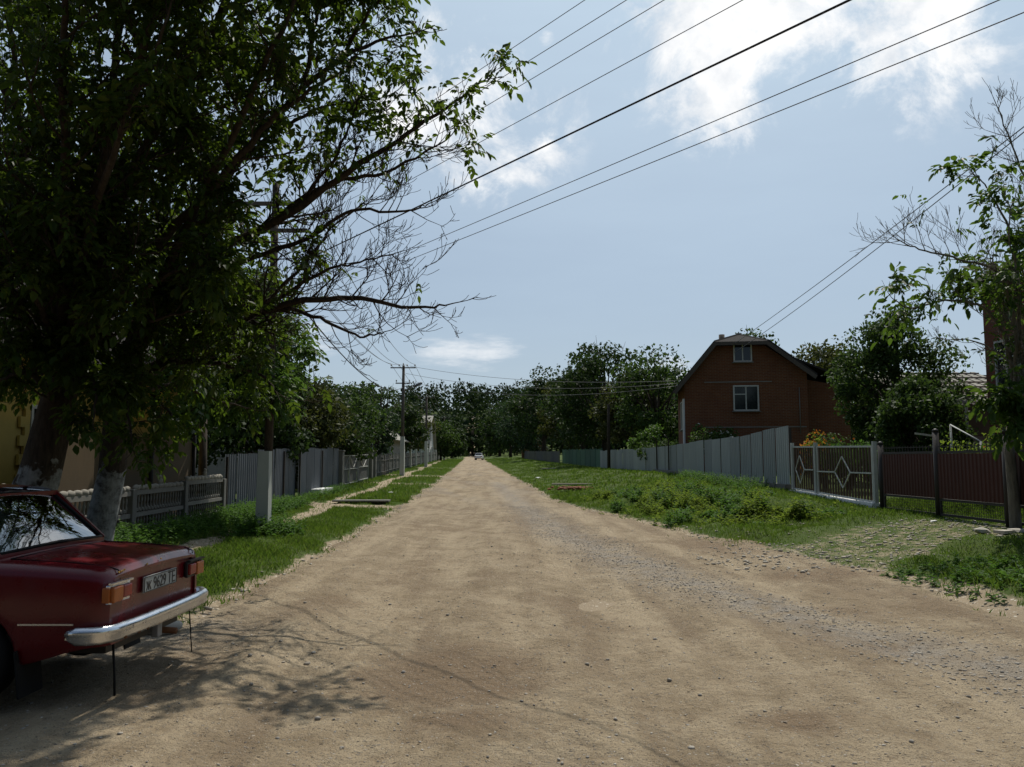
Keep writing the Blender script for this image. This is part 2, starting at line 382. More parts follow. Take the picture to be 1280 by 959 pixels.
# ------------------------------------------------------------------ ground and road materials
def pix(t, v, sc, thr, rnd=False):
    """pebbles: cells of a voronoi kept only where the cell's random value passes thr -> (mask, random colour)"""
    vo = nd(t, 'ShaderNodeTexVoronoi', {'Vector': v, 'Scale': sc, 'Randomness': 1.0})
    c = nd(t, 'ShaderNodeSeparateColor', {0: vo.outputs['Color']})
    keep = nd(t, 'ShaderNodeMath', {0: c.outputs[0], 1: thr}, operation='GREATER_THAN').outputs[0]
    near = nd(t, 'ShaderNodeMapRange', {0: vo.outputs['Distance'], 1: .34, 2: .26, 3: 0, 4: 1}).outputs[0]
    mk = nd(t, 'ShaderNodeMath', {0: keep, 1: near}, operation='MULTIPLY').outputs[0]
    return mk, c.outputs[1]
def roadmat():
    m, t, p = newmat('dirt_road')
    P = pos(t); along = pos(t, (1, .12, 1), (0, 0, R(-2.9)))
    big = noise(t, P, .35, 6, .6); mid = noise(t, P, 1.7, 8, .65); tracks = noise(t, along, 1.6, 7, .6); fine = noise(t, P, 38, 6, .75)
    base = ramp(t, mid, [(.34, (.20, .15, .088)), (.5, (.295, .23, .145)), (.64, (.385, .31, .205))])
    base = mix(t, ramp(t, tracks, [(.50, (0, 0, 0)), (.60, (.7,) * 3)]), base, (.43, .345, .228))
    base = mix(t, ramp(t, tracks, [(.37, (.75,) * 3), (.47, (0, 0, 0))]), base, (.175, .125, .076))
    base = mix(t, ramp(t, big, [(.55, (0, 0, 0)), (.66, (.75,) * 3)]), base, (.17, .118, .068))
    dm = nd(t, 'ShaderNodeAttribute', attribute_name='damp').outputs['Fac']
    dn_ = nd(t, 'ShaderNodeMath', {0: dm, 1: nd(t, 'ShaderNodeMath', {0: noise(t, P, 2.6, 8, .7), 1: .5}, operation='SUBTRACT').outputs[0]}, operation='ADD').outputs[0]
    base = mix(t, nd(t, 'ShaderNodeMapRange', {0: dn_, 1: .22, 2: .60, 4: .9}).outputs[0], base, (.165, .11, .064))
    # greyer gravelly stretches
    at_ = nd(t, 'ShaderNodeAttribute', attribute_name='gravel').outputs['Fac']
    gm = nd(t, 'ShaderNodeMath', {0: at_, 1: ramp(t, noise(t, P, 3, 6, .7), [(.35, (0,) * 3), (.6, (1,) * 3)])}, operation='MULTIPLY').outputs[0]
    base = mix(t, gm, base, (.28, .258, .225))
    base = mix(t, .26, base, mix(t, fine, (.10, .073, .045), (.60, .48, .34)))
    lump = noise(t, P, 9, 6, .7); base = mix(t, ramp(t, lump, [(.36, (.5,) * 3), (.46, (0, 0, 0))]), base, (.20, .145, .09))
    h = nd(t, 'ShaderNodeMath', {0: nd(t, 'ShaderNodeMath', {0: lump, 1: 3.0}, operation='MULTIPLY').outputs[0], 1: fine}, operation='ADD').outputs[0]
    for sc, thr, lo, hi in ((60, .62, (.10, .08, .06), (.52, .45, .36)), (30, .86, (.08, .065, .05), (.5, .44, .36)), (120, .5, (.09, .065, .045), (.5, .42, .33))):
        mk, rc = pix(t, P, sc, thr)
        base = mix(t, mk, base, mix(t, rc, lo, hi))
        h = nd(t, 'ShaderNodeMath', {0: h, 1: mk}, operation='ADD').outputs[0]
    t.links.new(base, p.inputs['Base Color']); p.inputs['Roughness'].default_value = .95; p.inputs['Specular IOR Level'].default_value = .1
    bump(t, p, h, 1.0, .022); return m
def groundmat():
    m, t, p = newmat('earth_and_turf')
    P = pos(t)
    mid = noise(t, P, 1.3, 8, .65); fine = noise(t, P, 26, 6, .75)
    turf = ramp(t, mid, [(.3, (.035, .055, .012)), (.5, (.055, .085, .018)), (.72, (.085, .095, .03))])
    turf = mix(t, .5, turf, mix(t, fine, (.015, .02, .006), (.10, .14, .035)))
    soil = ramp(t, mid, [(.25, (.17, .13, .08)), (.7, (.30, .235, .155))])
    soil = mix(t, .45, soil, mix(t, fine, (.1, .075, .05), (.5, .41, .3)))
    mk, rc = pix(t, P, 16, .72); mk2, rc2 = pix(t, P, 40, .7)
    soil = mix(t, mk, soil, mix(t, rc, (.3, .26, .2), (.58, .52, .43)))
    soil = mix(t, mk2, soil, mix(t, rc2, (.2, .17, .13), (.6, .54, .45)))
    a = nd(t, 'ShaderNodeAttribute', attribute_name='bare').outputs['Fac']
    sh = nd(t, 'ShaderNodeMath', {0: a, 1: noise(t, P, 5, 6, .7)}, operation='ADD').outputs[0]
    f = nd(t, 'ShaderNodeMapRange', {0: sh, 1: .78, 2: .98}).outputs[0]
    t.links.new(mix(t, f, turf, soil), p.inputs['Base Color']); p.inputs['Roughness'].default_value = .95; p.inputs['Specular IOR Level'].default_value = .1
    bump(t, p, fine, .7, .03); return m
M['road'] = roadmat(); M['ground'] = groundmat()

def sheet(name, X, Y, zf, mat, attrs, kind='structure', keep=None):
    XX, YY = np.meshgrid(X, Y); Z = zf(XX, YY)
    V = np.stack([XX, YY, Z], -1).reshape(-1, 3); nx, ny = len(X), len(Y)
    i = (np.arange(ny - 1)[:, None] * nx + np.arange(nx - 1)[None]).ravel()
    F = np.stack([i, i + 1, i + nx + 1, i + nx], 1)
    if keep is not None:
        k = keep(XX, YY).ravel(); F = F[k[F].any(1)]
        used = np.unique(F); mp = -np.ones(len(V), int); mp[used] = np.arange(len(used)); V = V[used]; F = mp[F]
    me = np_mesh(name, V, F, mat, True)
    for an, fn in attrs.items():
        at_ = me.attributes.new(an, 'FLOAT', 'POINT')
        at_.data.foreach_set('value', fn(V[:, 0], V[:, 1]).astype(np.float32))
    o = link_mesh(name, me); o['kind'] = kind
    return o
def gseq(a, b, d0, gr):                   # growing spacing
    r = [a]; d = d0
    while r[-1] < b: r.append(r[-1] + d); d *= gr
    return np.array(r)
gx = np.concatenate([-gseq(11, 1500, .3, 1.12)[::-1], np.arange(-10.8, 12.0, .16), gseq(12, 1500, .3, 1.12)])
gy = np.concatenate([-gseq(-0.0, 300, .5, 1.2)[::-1], np.arange(.3, 32, .16), gseq(32.1, 120, .22, 1.03), gseq(124, 4000, 5, 1.12)])
def bare(x, y):
    g = verge(x, y)
    b = np.maximum(.33 * drive(x, y), pathm(x, y) * .72)
    b = np.maximum(b, sst(.35, -.05, g) * .62)
    s = x + .05 * y
    b = np.maximum(b, .45 * (s > 3) * (s < 9) * sst(.1, .9, wob(x, y, .7, 9)) * (y < 40))
    return np.clip(b, 0, 1)
sheet('ground', gx, gy, H, M['ground'], {'bare': bare})
def rut(x, y):
    s = x + .05 * y
    r = .026 * np.sin(s * 2.6 + .6 * np.sin(y * .22)) + .012 * np.sin(s * 7.3 + 1.1 * np.sin(y * .31) + 1) + .014 * wob(s * 1.0, y * .35, 1.4, 2) + .014 * wob(x, y, 2.2, 5) + .009 * wob(x, y, 5, 8) + .006 * wob(x, y, 11, 1)
    r -= .045 * np.exp(-(((x - 3.3) / .5) ** 2 + ((y - 7.2) / .35) ** 2)) + .05 * np.exp(-(((x - .9) / .55) ** 2 + ((y - 9.5) / .5) ** 2)) + .05 * np.exp(-(((x + .15) / .9) ** 2 + ((y - 6.0) / .7) ** 2)) + .03 * np.exp(-(((x - 2.6) / .7) ** 2 + ((y - 5.2) / .4) ** 2))
    return r
GC = ([2, 6.3, 8.3, 11.2, 18, 30, 60], [5.2, 4.4, 3.4, 2.7, 2.0, 1.8, 1.4])
def gravel(x, y):
    s = x + .05 * y
    g = np.exp(-((s - np.interp(y, *GC)) / .55) ** 2) * (y < 50)
    g = np.maximum(g, .8 * np.exp(-((s + 3.2) / 1.0) ** 2 - ((y - 7.6) / 1.0) ** 2))
    g = np.maximum(g, .55 * sst(18, 40, y) * sst(-.1, .6, wob(s, y * .3, .9, 3)))
    return np.clip(g, 0, 1)
def damp(x, y):
    d = np.zeros_like(x)
    for cx_, cy_, rx_, ry_, k in ((-.45, 6.3, .8, 1.0, .85), (-.3, 5.2, .5, .5, .6), (1.8, 5.2, .35, .25, .8), (4.3, 11.5, 1.3, .8, .6), (3.9, 15.5, .8, 2.2, .65), (-1.5, 12, .5, 2.5, .4), (.6, 9.5, .6, .6, .5), (-2.1, 9.2, .5, .8, .5), (3.2, 7.3, .9, .5, .55), (.2, 22, .6, 6, .45), (2.6, 26, .5, 7, .45)):
        d = np.maximum(d, k * np.exp(-((x - cx_) / rx_) ** 2 - ((y - cy_) / ry_) ** 2))
    return d
rx = np.concatenate([np.arange(-15, -5, .12), np.arange(-5, 7, .06), np.arange(7, 9.5, .12)]); ry = np.concatenate([np.arange(-14, 0.5, .5), np.arange(.5, 14, .06), np.arange(14.02, 26, .1), gseq(26.1, 240, .14, 1.025)])
sheet('road', rx - 0, ry, lambda x, y: zroad(y) + rut(x, y), M['road'], {'gravel': gravel, 'damp': damp}, keep=lambda x, y: verge(x, y) < 1.2)

# ------------------------------------------------------------------ sky and sun
SUN_EL, SUN_AZ = 60.0, 18.0               # azimuth clockwise from +Y
w = bpy.data.worlds.new('World'); scene.world = w; w.use_nodes = True
t = w.node_tree; bg = t.nodes['Background']
sky = nd(t, 'ShaderNodeTexSky', sky_type='NISHITA', sun_disc=False, sun_elevation=R(SUN_EL), sun_rotation=R(SUN_AZ), air_density=1.0, dust_density=1.6, ozone_density=1.6, altitude=250)
D = nd(t, 'ShaderNodeTexCoord').outputs['Generated']
def spot(px, py, rdeg, soft=1.0, squash=1.0):
    d = ray(px, py).normalized()
    v = nd(t, 'ShaderNodeVectorMath', {0: D, 1: d}, operation='SUBTRACT').outputs[0]
    v = nd(t, 'ShaderNodeVectorMath', {0: v, 1: (1, 1, squash)}, operation='MULTIPLY').outputs[0]
    ln = nd(t, 'ShaderNodeVectorMath', {0: v}, operation='LENGTH').outputs['Value']
    return nd(t, 'ShaderNodeMapRange', {0: ln, 1: 0, 2: R(rdeg), 3: 1, 4: 0}, interpolation_type='SMOOTHSTEP').outputs[0]
def mx_(a, b, op='MAXIMUM'): return nd(t, 'ShaderNodeMath', {0: a, 1: b}, operation=op).outputs[0]
n1 = nd(t, 'ShaderNodeTexNoise', {'Vector': D, 'Scale': 8.5, 'Detail': 12, 'Roughness': .66, 'Distortion': .35}).outputs['Fac']
m_ = None
for a in ((915, 70, 8.5, 1.0), (940, -20, 15, 1.0), (1090, -30, 14, 1.0), (860, 10, 8, 1.0), (905, 105, 7, 1.), (612, 138, 9.5, 1.0), (612, 138, 6.0, 1.0), (540, 110, 7.5, 1.0), (684, 47, 1.5, 1.0)):
    sp = spot(a[0], a[1], a[2])
    m_ = sp if m_ is None else mx_(m_, sp)
nz = nd(t, 'ShaderNodeMapRange', {0: n1, 1: .28, 2: .72, 3: -.85, 4: .85}).outputs[0]
cum = nd(t, 'ShaderNodeMapRange', {0: mx_(m_, nz, 'ADD'), 1: .26, 2: 1.12}, interpolation_type='SMOOTHSTEP').outputs[0]
cum = mx_(cum, nd(t, 'ShaderNodeMapRange', {0: m_, 1: .02, 2: .45}, interpolation_type='SMOOTHSTEP').outputs[0], 'MULTIPLY')
wv = nd(t, 'ShaderNodeMapping', {'Vector': D, 'Scale': (1, 1, 5)}).outputs[0]
HAZE = .60
n2 = nd(t, 'ShaderNodeTexNoise', {'Vector': wv, 'Scale': 7, 'Detail': 8, 'Roughness': .65}).outputs['Fac']
low = spot(590, 440, 11, 1, 2.6); low2 = spot(400, 420, 6, 1, 1.6); low3 = spot(830, 462, 9, 1, 3)
lw = mx_(mx_(low, low2), low3)
wis = mx_(lw, n2, 'MULTIPLY'); wis = nd(t, 'ShaderNodeMapRange', {0: wis, 1: .36, 2: .62, 4: .6}, interpolation_type='SMOOTHSTEP').outputs[0]
allc = mx_(cum, wis)
# thin high haze, thicker on the sunward side of the sky
sdv = (math.sin(R(SUN_AZ)) * math.cos(R(50)), math.cos(R(SUN_AZ)) * math.cos(R(50)), math.sin(R(50)))
dt = nd(t, 'ShaderNodeVectorMath', {0: D, 1: sdv}, operation='DOT_PRODUCT').outputs['Value']
fw = nd(t, 'ShaderNodeMapRange', {0: dt, 1: -.25, 2: 1.0, 3: .02, 4: HAZE}, interpolation_type='SMOOTHSTEP').outputs[0]
tn = nd(t, 'ShaderNodeMapRange', {0: nd(t, 'ShaderNodeTexNoise', {'Vector': wv, 'Scale': 1.8, 'Detail': 5, 'Roughness': .6}).outputs['Fac'], 1: .3, 2: .75, 3: .9, 4: 1.12}).outputs[0]
gl_ = nd(t, 'ShaderNodeMapRange', {0: dt, 1: .72, 2: 1.0, 3: 0, 4: .35}, interpolation_type='SMOOTHSTEP').outputs[0]
thin = nd(t, 'ShaderNodeMath', {0: mx_(fw, tn, 'MULTIPLY'), 1: gl_}, operation='ADD', use_clamp=True).outputs[0]
shade = nd(t, 'ShaderNodeTexNoise', {'Vector': D, 'Scale': 16, 'Detail': 6, 'Roughness': .6}).outputs['Fac']
CLOUD = 15.5
ccol = ramp(t, shade, [(.35, (.74, .78, .83)), (.58, (1, 1, 1))])
csc = nd(t, 'ShaderNodeVectorMath', {0: ccol, 'Scale': CLOUD}, operation='SCALE').outputs[0]
hz_ = mix(t, thin, sky.outputs[0], (12.5 * .65, 12.5 * .81, 12.5 * .97))
veil = mix(t, allc, hz_, csc)
t.links.new(veil, bg.inputs['Color']); bg.inputs['Strength'].default_value = .076
sd = Vector((math.sin(R(SUN_AZ)) * math.cos(R(SUN_EL)), math.cos(R(SUN_AZ)) * math.cos(R(SUN_EL)), math.sin(R(SUN_EL))))
sl = bpy.data.lights.new('sun', 'SUN'); sl.energy = 5.0; sl.angle = R(.55); sl.color = (1, .95, .86)
so = bpy.data.objects.new('sun', sl); COL.objects.link(so); so.rotation_euler = (-sd).to_track_quat('-Z', 'Y').to_euler()
vs = scene.view_settings; vs.view_transform = 'Standard'; vs.look = 'None'; vs.exposure = -.16; vs.gamma = 1; vs.use_curve_mapping = False
scene.cycles.max_bounces = 6; scene.cycles.transparent_max_bounces = 12; scene.cycles.diffuse_bounces = 3
scene.cycles.use_denoising = True
# ------------------------------------------------------------------ fences on the right
def metal_fence(name, label, pts, tops, mat, pmat, sheet_w, group=None, base=0.0, pitch=.19, depth=.028, steps=True):
    """corrugated sheets standing side by side along a polyline of ground points; tops = z along the way"""
    a, b = pts; L = (b - a).length; d = (b - a).normalized(); nrm = Vector((-d.y, d.x, 0)); n = max(1, round(L / sheet_w))
    mid = (a + b) / 2
    root = thing(name, label, 'fence', (mid.x, mid.y, Hs(mid.x, mid.y)), 0, group)
    o0 = root.location
    for i in range(n):
        t0, t1 = i / n, (i + 1) / n - .004 / (L / n)
        k = max(2, int(sheet_w / pitch)); mb = MB(); vs = []; fs = []
        jz = random.uniform(-.025, .025); off = random.uniform(-.014, .014)
        prof = []
        for j in range(k):
            for (f, q) in ((0, 0), (.32, 0), (.5, 1), (.82, 1)): prof.append((t0 + (t1 - t0) * (j + f) / k, q))
        prof.append((t1, 0))
        for tt, q in prof:
            p = a + d * (L * tt) + nrm * (q * depth + off)
            zb = Hs(p.x, p.y) - .03 + base
            tz = np.interp((t0 if steps else tt), tops[0], tops[1]) + jz
            vs += [(p.x, p.y, zb), (p.x, p.y, tz)]
        for j in range(len(prof) - 1): fs.append((2 * j, 2 * j + 2, 2 * j + 3, 2 * j + 1))
        nv = len(vs)
        vs2 = vs + [(x + nrm.x * .004, y + nrm.y * .004, z) for x, y, z in vs]
        fs2 = fs + [tuple(reversed([q + nv for q in f])) for f in fs] + [(2 * j + 1, 2 * j + 3, nv + 2 * j + 3, nv + 2 * j + 1) for j in range(len(prof) - 1)]
        mb.add([Vector(v) - o0 for v in vs2], fs2)
        mb.build('metal_sheet', mat, root)
        if i % 3 == 0:
            p = a + d * (L * t0) - nrm * .05; mp = MB()
            zt = np.interp(t0, tops[0], tops[1]) - .08
            mp.box(Vector((p.x, p.y, (Hs(p.x, p.y) - .2 + zt) / 2)) - o0, (.06, .06, zt - Hs(p.x, p.y) + .2), 0)
            mp.build('post', pmat, root)
    return root
# pale stepped metal fence
fa, fb = W(10, 25.3), W(10, 62.5)
DX = fb - fa
def tfr(y): return (y - 25.3) / (62.5 - 25.3)
pale = metal_fence('metal_fence', 'long pale grey corrugated metal fence stepping down beside the grassy bank', (fa, fb),
                   ([0, tfr(30.6), tfr(30.7), tfr(36), tfr(43.5), tfr(52), 1], [2.70, 2.46, 2.52, 2.42, 2.30, 2.30, 2.32]), M['palesheet'], M['darkmetal'], 1.15, steps=False, base=.12)
mb = MB(); o0 = pale.location
for i in range(16):
    y0 = 25.25 + i * 1.15; p, q = W(9.93, y0), W(9.93, y0 + 1.15)
    p.z = Hs(p.x, p.y) + .02; q.z = Hs(q.x, q.y) + .02
    mb.bar(p - o0, q - o0, .22, .34)
mb.build('footing', M['concrete'], pale)
for yy, k in ((43.0, 'post'), (40.4, 'post')):
    p = W(9.9, yy); mb = MB(); mb.tube([Vector((p.x, p.y, Hs(p.x, p.y) - .1)) - o0, Vector((p.x, p.y, 2.62)) - o0, Vector((p.x - .25, p.y - .3, 2.85)) - o0], .035, 8); mb.build(k, M['darkmetal'], pale)

# picket style fences farther on
def picket_fence(name, label, a, b, h, mat, pw=.07, gap=.06, posts=3.0, pmat=None, group=None, ph=.15, pwd=.12):
    L = (b - a).length; d = (b - a).normalized(); nrm = Vector((-d.y, d.x, 0)); mid = (a + b) / 2
    root = thing(name, label, 'fence', (mid.x, mid.y, Hs(mid.x, mid.y)), 0, group); o0 = root.location
    n = int(L / posts); 
    for i in range(n):
        mb = MB(); t = i * posts + pwd
        while t < (i + 1) * posts - pwd:
            p = a + d * t; z = Hs(p.x, p.y) + .06; hh = h + random.uniform(-.03, .03)
            mb.bar(Vector((p.x, p.y, z)) - o0, Vector((p.x, p.y, z + hh)) - o0, .022, pw, up=d)
            t += pw + gap
        for fz in (.2, .8):
            p, q = a + d * (i * posts) - nrm * .035, a + d * ((i + 1) * posts) - nrm * .035
            mb.bar(Vector((p.x, p.y, Hs(p.x, p.y) + h * fz)) - o0, Vector((q.x, q.y, Hs(q.x, q.y) + h * fz)) - o0, .04, .05)
        mb.build('picket_panel', mat, root)
    for i in range(n + 1):
        p = a + d * (i * posts) - nrm * .02; mb = MB(); z = Hs(p.x, p.y)
        mb.box(Vector((p.x, p.y, z + (h + ph) / 2 - .1)) - o0, (pwd, pwd, h + ph + .2)); mb.build('post', pmat or mat, root)
    return root
def V3(p, z): return Vector((p.x, p.y, z))
picket_fence('picket_fence', 'green painted picket fence beyond the pale metal fence', W(10.2, 63.2), W(10.2, 90.2), 1.45, M['greenpaint'], .1, .09, 3.0)
picket_fence('picket_fence', 'dark weathered paling fence at the far right under the tall trees', W(10.0, 92), W(9.2, 140), 1.3, M['greypicket'], .1, .09, 4.0, M['concrete'])

# white framed diamond gate on a whitewashed plinth
ga, gb = W(10.0, 25.05), W(9.95, 19.85)
groot = thing('fence_gate', 'white framed barred fence section with diamonds on a whitewashed plinth', 'gate', V3((ga + gb) / 2, Hs(9, 22.4)))
o0 = groot.location; gd = (gb - ga).normalized(); gL = (gb - ga).length; gn = Vector((-gd.y, gd.x, 0))
def gp(t, z, off=0): return ga + gd * t + gn * off + Vector((0, 0, z)) - o0
GT, GB = 2.02, .74
def gz(t): return GB - .16 * t / gL, GT - .07 * t / gL
for (t0, t1) in ((.06, 1.62), (1.86, gL - .12)):
    f = MB()
    zb0, zt0 = gz(t0); zb1, zt1 = gz(t1)
    for (p, q) in ((gp(t0, zb0), gp(t0, zt0)), (gp(t1, zb1), gp(t1, zt1)), (gp(t0, zb0), gp(t1, zb1)), (gp(t0, zt0), gp(t1, zt1))): f.bar(p, q, .04, .045)
    w_ = t1 - t0; tm = t0 + w_ * (.36 if w_ < 2 else .5); zm = (zb0 + zt0) / 2 - .05; r_ = .33 if w_ < 2 else .46; hz = .42
    dm = [gp(tm - r_, zm, -.03), gp(tm, zm + hz, -.03), gp(tm + r_, zm, -.03), gp(tm, zm - hz, -.03)]
    for i in range(4): f.bar(dm[i], dm[(i + 1) % 4], .022, .026)
    f.bar(gp(tm + r_, zm, -.03), gp(t1, zm, -.03), .03, .035)
    if w_ > 2: f.bar(gp(t0, zm, -.03), gp(tm - r_, zm, -.03), .03, .035)
    fo = f.build('gate_frame', M['whitepaint'], groot)
    s_ = MB(); t_ = t0 + .08
    while t_ < t1 - .05:
        z0, z1 = gz(t_); s_.bar(gp(t_, z0, .02), gp(t_, z1, .02), .03, .075, up=gd); t_ += .165
    s_.build('slats', M['slat_brown'], groot)
for t0 in (0, 1.74, gL):
    m_ = MB(); z0, z1 = gz(t0); m_.box(gp(t0, (z1 + .1) / 2 + .05), (.09, .09, z1 + .05)); m_.build('post', M['whitepaint'], groot)
m_ = MB(); q = []
for i in range(9):
    t0 = -0.1 + (gL + .15) * i / 8; z0, _ = gz(t0); p = gp(t0, 0)
    zg = Hs(p.x + o0.x, p.y + o0.y) - .2 - o0.z
    tz = z0 - o0.z - .035 + random.uniform(-.02, .02)
    q.append([p + gn * -.16 + Vector((0, 0, zg - p.z)), p + gn * .14 + Vector((0, 0, zg - p.z)), p + gn * .14 + Vector((0, 0, tz - p.z)), p + gn * -.13 + Vector((0, 0, tz - p.z))])
vs = [v for r_ in q for v in r_]
m_.add(vs, [(4 * i + j, 4 * i + (j + 1) % 4, 4 * i + 4 + (j + 1) % 4, 4 * i + 4 + j) for i in range(8) for j in range(4)] + [(3, 2, 1, 0), (32, 33, 34, 35)])
m_.build('plinth', M['whitewash'], groot)

# maroon vehicle gate with posts
ra, rb = W(9.95, 19.55), W(9.9, 12.4)
rroot = thing('vehicle_gate', 'dark maroon sheet metal gate hung low between dark posts by the stony drive', 'gate', V3((ra + rb) / 2, Hs(9.2, 16)))
o0 = rroot.location; rd = (rb - ra).normalized(); rL = (rb - ra).length; rn = Vector((-rd.y, rd.x, 0))
def rp(t, z, off=0): return ra + rd * t + rn * off + Vector((0, 0, z)) - o0
leafs = ((.12, 2.30), (2.46, 4.55), (4.72, rL))
for (t0, t1) in leafs:
    f = MB(); zt, zb = 1.78, .78
    for (p, q) in ((rp(t0, .45), rp(t0, zt)), (rp(t1, .45), rp(t1, zt)), (rp(t0, zb), rp(t1, zb)), (rp(t0, zt), rp(t1, zt)), (rp(t0, .47), rp(t1, .47))): f.bar(p, q, .045, .05)
    t_ = t0 + .06
    while t_ < t1 - .03:                      # little pickets and mesh bars
        f.bar(rp(t_, zt, .0), rp(t_, zt + .16, .0), .012, .012, up=rd); t_ += .12
    f.bar(rp(t0, zt + .12), rp(t1, zt + .12), .012, .014)
    f.build('gate_frame', M['darkmetal'], rroot)
    vs = []; fs = []; k = int((t1 - t0) / .12); j = 0
    pr = []
    for j in range(k):
        for fr, qd in ((0, 0), (.3, 0), (.5, 1), (.8, 1)): pr.append((t0 + (t1 - t0) * (j + fr) / k, qd))
    pr.append((t1, 0))
    for tt, qd in pr: vs += [rp(tt, zb + .03, -.028 - qd * .014), rp(tt, zt - .03, -.028 - qd * .014)]
    n_ = len(vs); fs = [(2 * j, 2 * j + 2, 2 * j + 3, 2 * j + 1) for j in range(len(pr) - 1)]
    m_ = MB(); m_.add(vs + [v + rn * .004 for v in vs], fs + [tuple(reversed([x + n_ for x in f_])) for f_ in fs]); m_.build('sheet_panel', M['maroon'], rroot)
    m_ = MB(); t_ = t0 + .1
    while t_ < t1: m_.bar(rp(t_, .48), rp(t_, zb), .006, .006, up=rd); t_ += .07
    z_ = .53
    while z_ < zb: m_.bar(rp(t0, z_), rp(t1, z_), .006, .006); z_ += .06
    m_.build('wire_mesh', M['darkmetal'], rroot)
for t0, zt in ((.0, 2.0), (2.38, 2.22), (4.63, 2.12)):
    m_ = MB(); m_.tube([rp(t0, .1), rp(t0, zt)], .065, 10); m_.lathe([(.075, 0), (.05, .05), (.005, .07)], rp(t0, zt), 10); m_.build('post', M['darkmetal'], rroot)
m_ = MB(); m_.bar(rp(2.38, 2.12, .05), rp(2.2, 2.19, -.35), .04, .04); m_.build('bracket', M['whitepaint'], rroot)

# ------------------------------------------------------------------ houses
def window(parent, c, w, h, axis, mat=None, mull=(.5,), trans=(), depth=.09, sill=True, fw=.07):
    """c = centre on the wall's face; axis = unit vector along the wall; outward normal = axis x up"""
    ax = Vector(axis); nr = ax.cross(Vector((0, 0, 1))); mat = mat or M['whitepaint']
    f = MB(); up = Vector((0, 0, 1))
    def P(u, v, o=0): return Vector(c) + ax * u + up * v + nr * o
    fr = []
    for (p, q) in ((P(-w / 2, -h / 2), P(-w / 2, h / 2)), (P(w / 2, -h / 2), P(w / 2, h / 2))): f.bar(p + nr * .02, q + nr * .02, depth, fw, up=ax)
    for v in (-h / 2, h / 2): f.bar(P(-w / 2 - fw / 2, v, .021), P(w / 2 + fw / 2, v, .021), depth - .003, fw)
    for m_ in mull: f.bar(P(-w / 2 + w * m_, -h / 2, .012), P(-w / 2 + w * m_, h / 2, .012), .06, fw * .85, up=ax)
    for (u0, u1, v) in trans: f.bar(P(-w / 2 + w * u0, -h / 2 + h * v, .01), P(-w / 2 + w * u1, -h / 2 + h * v, .01), .054, fw * .7)
    wo = f.build('window', mat, parent)
    g = MB(); g.box(P(0, 0, .006), [abs(ax.x) * w + abs(nr.x) * .012, abs(ax.y) * w + abs(nr.y) * .012, h]); g.build('pane', M['pane'], wo)
    if sill:
        s_ = MB(); s_.bar(P(-w / 2 - .1, -h / 2 - fw / 2 - .025, .06), P(w / 2 + .1, -h / 2 - fw / 2 - .025, .06), .16, .045); s_.build('sill', M['concrete'], wo)
    return wo
def slab(mb, a, b, c, d, th, m=0):         # thick roof slope from four corners
    a, b, c, d = map(Vector, (a, b, c, d)); n = (b - a).cross(d - a).normalized() * th
    mb.hexa([a - n, b - n, c - n, d - n, a, b, c, d], m)
X, Yv = Vector((1, 0, 0)), Vector((0, 1, 0))

# brick house with half-hipped gable
hx0, hx1, hy0, hy1 = 8.72, 14.7, 40.0, 45.2
bz = .6
bh = thing('brick_house', 'red brick house with a clipped gable roof behind the pale fence', 'house', ((hx0 + hx1) / 2, hy0, bz)); o0 = bh.location
def L_(x, y, z): return Vector((x, y, z)) - o0
xm = 11.9; zE, zR, zH = 5.62, 8.3, 7.45
sl_ = 1.2
def gx_l(z): return hx0 + (z - zE) / sl_
xr_top = 12.75
prof = [(hx0, bz - .5), (hx1, bz - .5), (hx1, 5.95), (xr_top - .05, zH - .09), (gx_l(zH - .09) + .06, zH - .09), (hx0, zE - .12)]
m_ = MB(); m_.prism([L_(x, hy0, z) for x, z in prof], (0, hy1 - hy0, 0))
m_.prism([L_(x, hy0 + 3.05, z) for x, z in ((gx_l(zH - .092) + .1, zH - .092), (xr_top - .15, zH - .092), (xm, zR - .12))], (0, hy1 - hy0 - 3.06, 0)); m_.build('wall', M['brick'], bh)
m_ = MB(); m_.prism([L_(x, hy0 + 1.2, z) for x, z in ((hx1 + .003, bz - .5), (17.0, bz - .5), (17.0, 5.3), (hx1 + .003, 5.75))], (0, 4.5, 0)); m_.build('annex_wall', M['brick'], bh)
rf = MB(); ov = .55; yf = hy0 - .45
xl, zl = hx0 - ov, zE - ov * sl_ + .05
slab(rf, L_(xl, yf, zl), L_(gx_l(zH) , yf, zH + .06), L_(gx_l(zH), hy1 + .4, zH + .06), L_(xl, hy1 + .4, zl), -.09)
slab(rf, L_(gx_l(zH), yf, zH + .062), L_(xm, hy0 + 3.0, zR + .06), L_(xm, hy1 + .4, zR + .06), L_(gx_l(zH), hy1 + .4, zH + .062), -.09)
slab(rf, L_(xm, hy0 + 3.0, zR + .062), L_(xr_top, yf, zH + .06), L_(xr_top, hy1 + .4, zH + .06), L_(xm, hy1 + .4, zR + .062), -.09)
rf.add([L_(gx_l(zH), yf, zH + .065), L_(xr_top, yf, zH + .065), L_(xm, hy0 + 3.0, zR + .065), L_(gx_l(zH), yf, zH - .03), L_(xr_top, yf, zH - .03), L_(xm, hy0 + 3.0, zR - .03)], [(0, 1, 2), (5, 4, 3), (0, 3, 4, 1)])
slab(rf, L_(xr_top, yf, zH + .058), L_(hx1 + .35, yf, 5.75), L_(hx1 + .35, hy1 + .4, 5.75), L_(xr_top, hy1 + .4, zH + .058), -.12)
slab(rf, L_(xr_top + 1.0, hy0 + .8, 6.95), L_(17.5, hy0 + .8, 5.35), L_(17.5, hy0 + 5.9, 5.35), L_(xr_top + 1.0, hy0 + 5.9, 6.95), -.1)
ro = rf.build('roof', [M['darkroof']], bh)
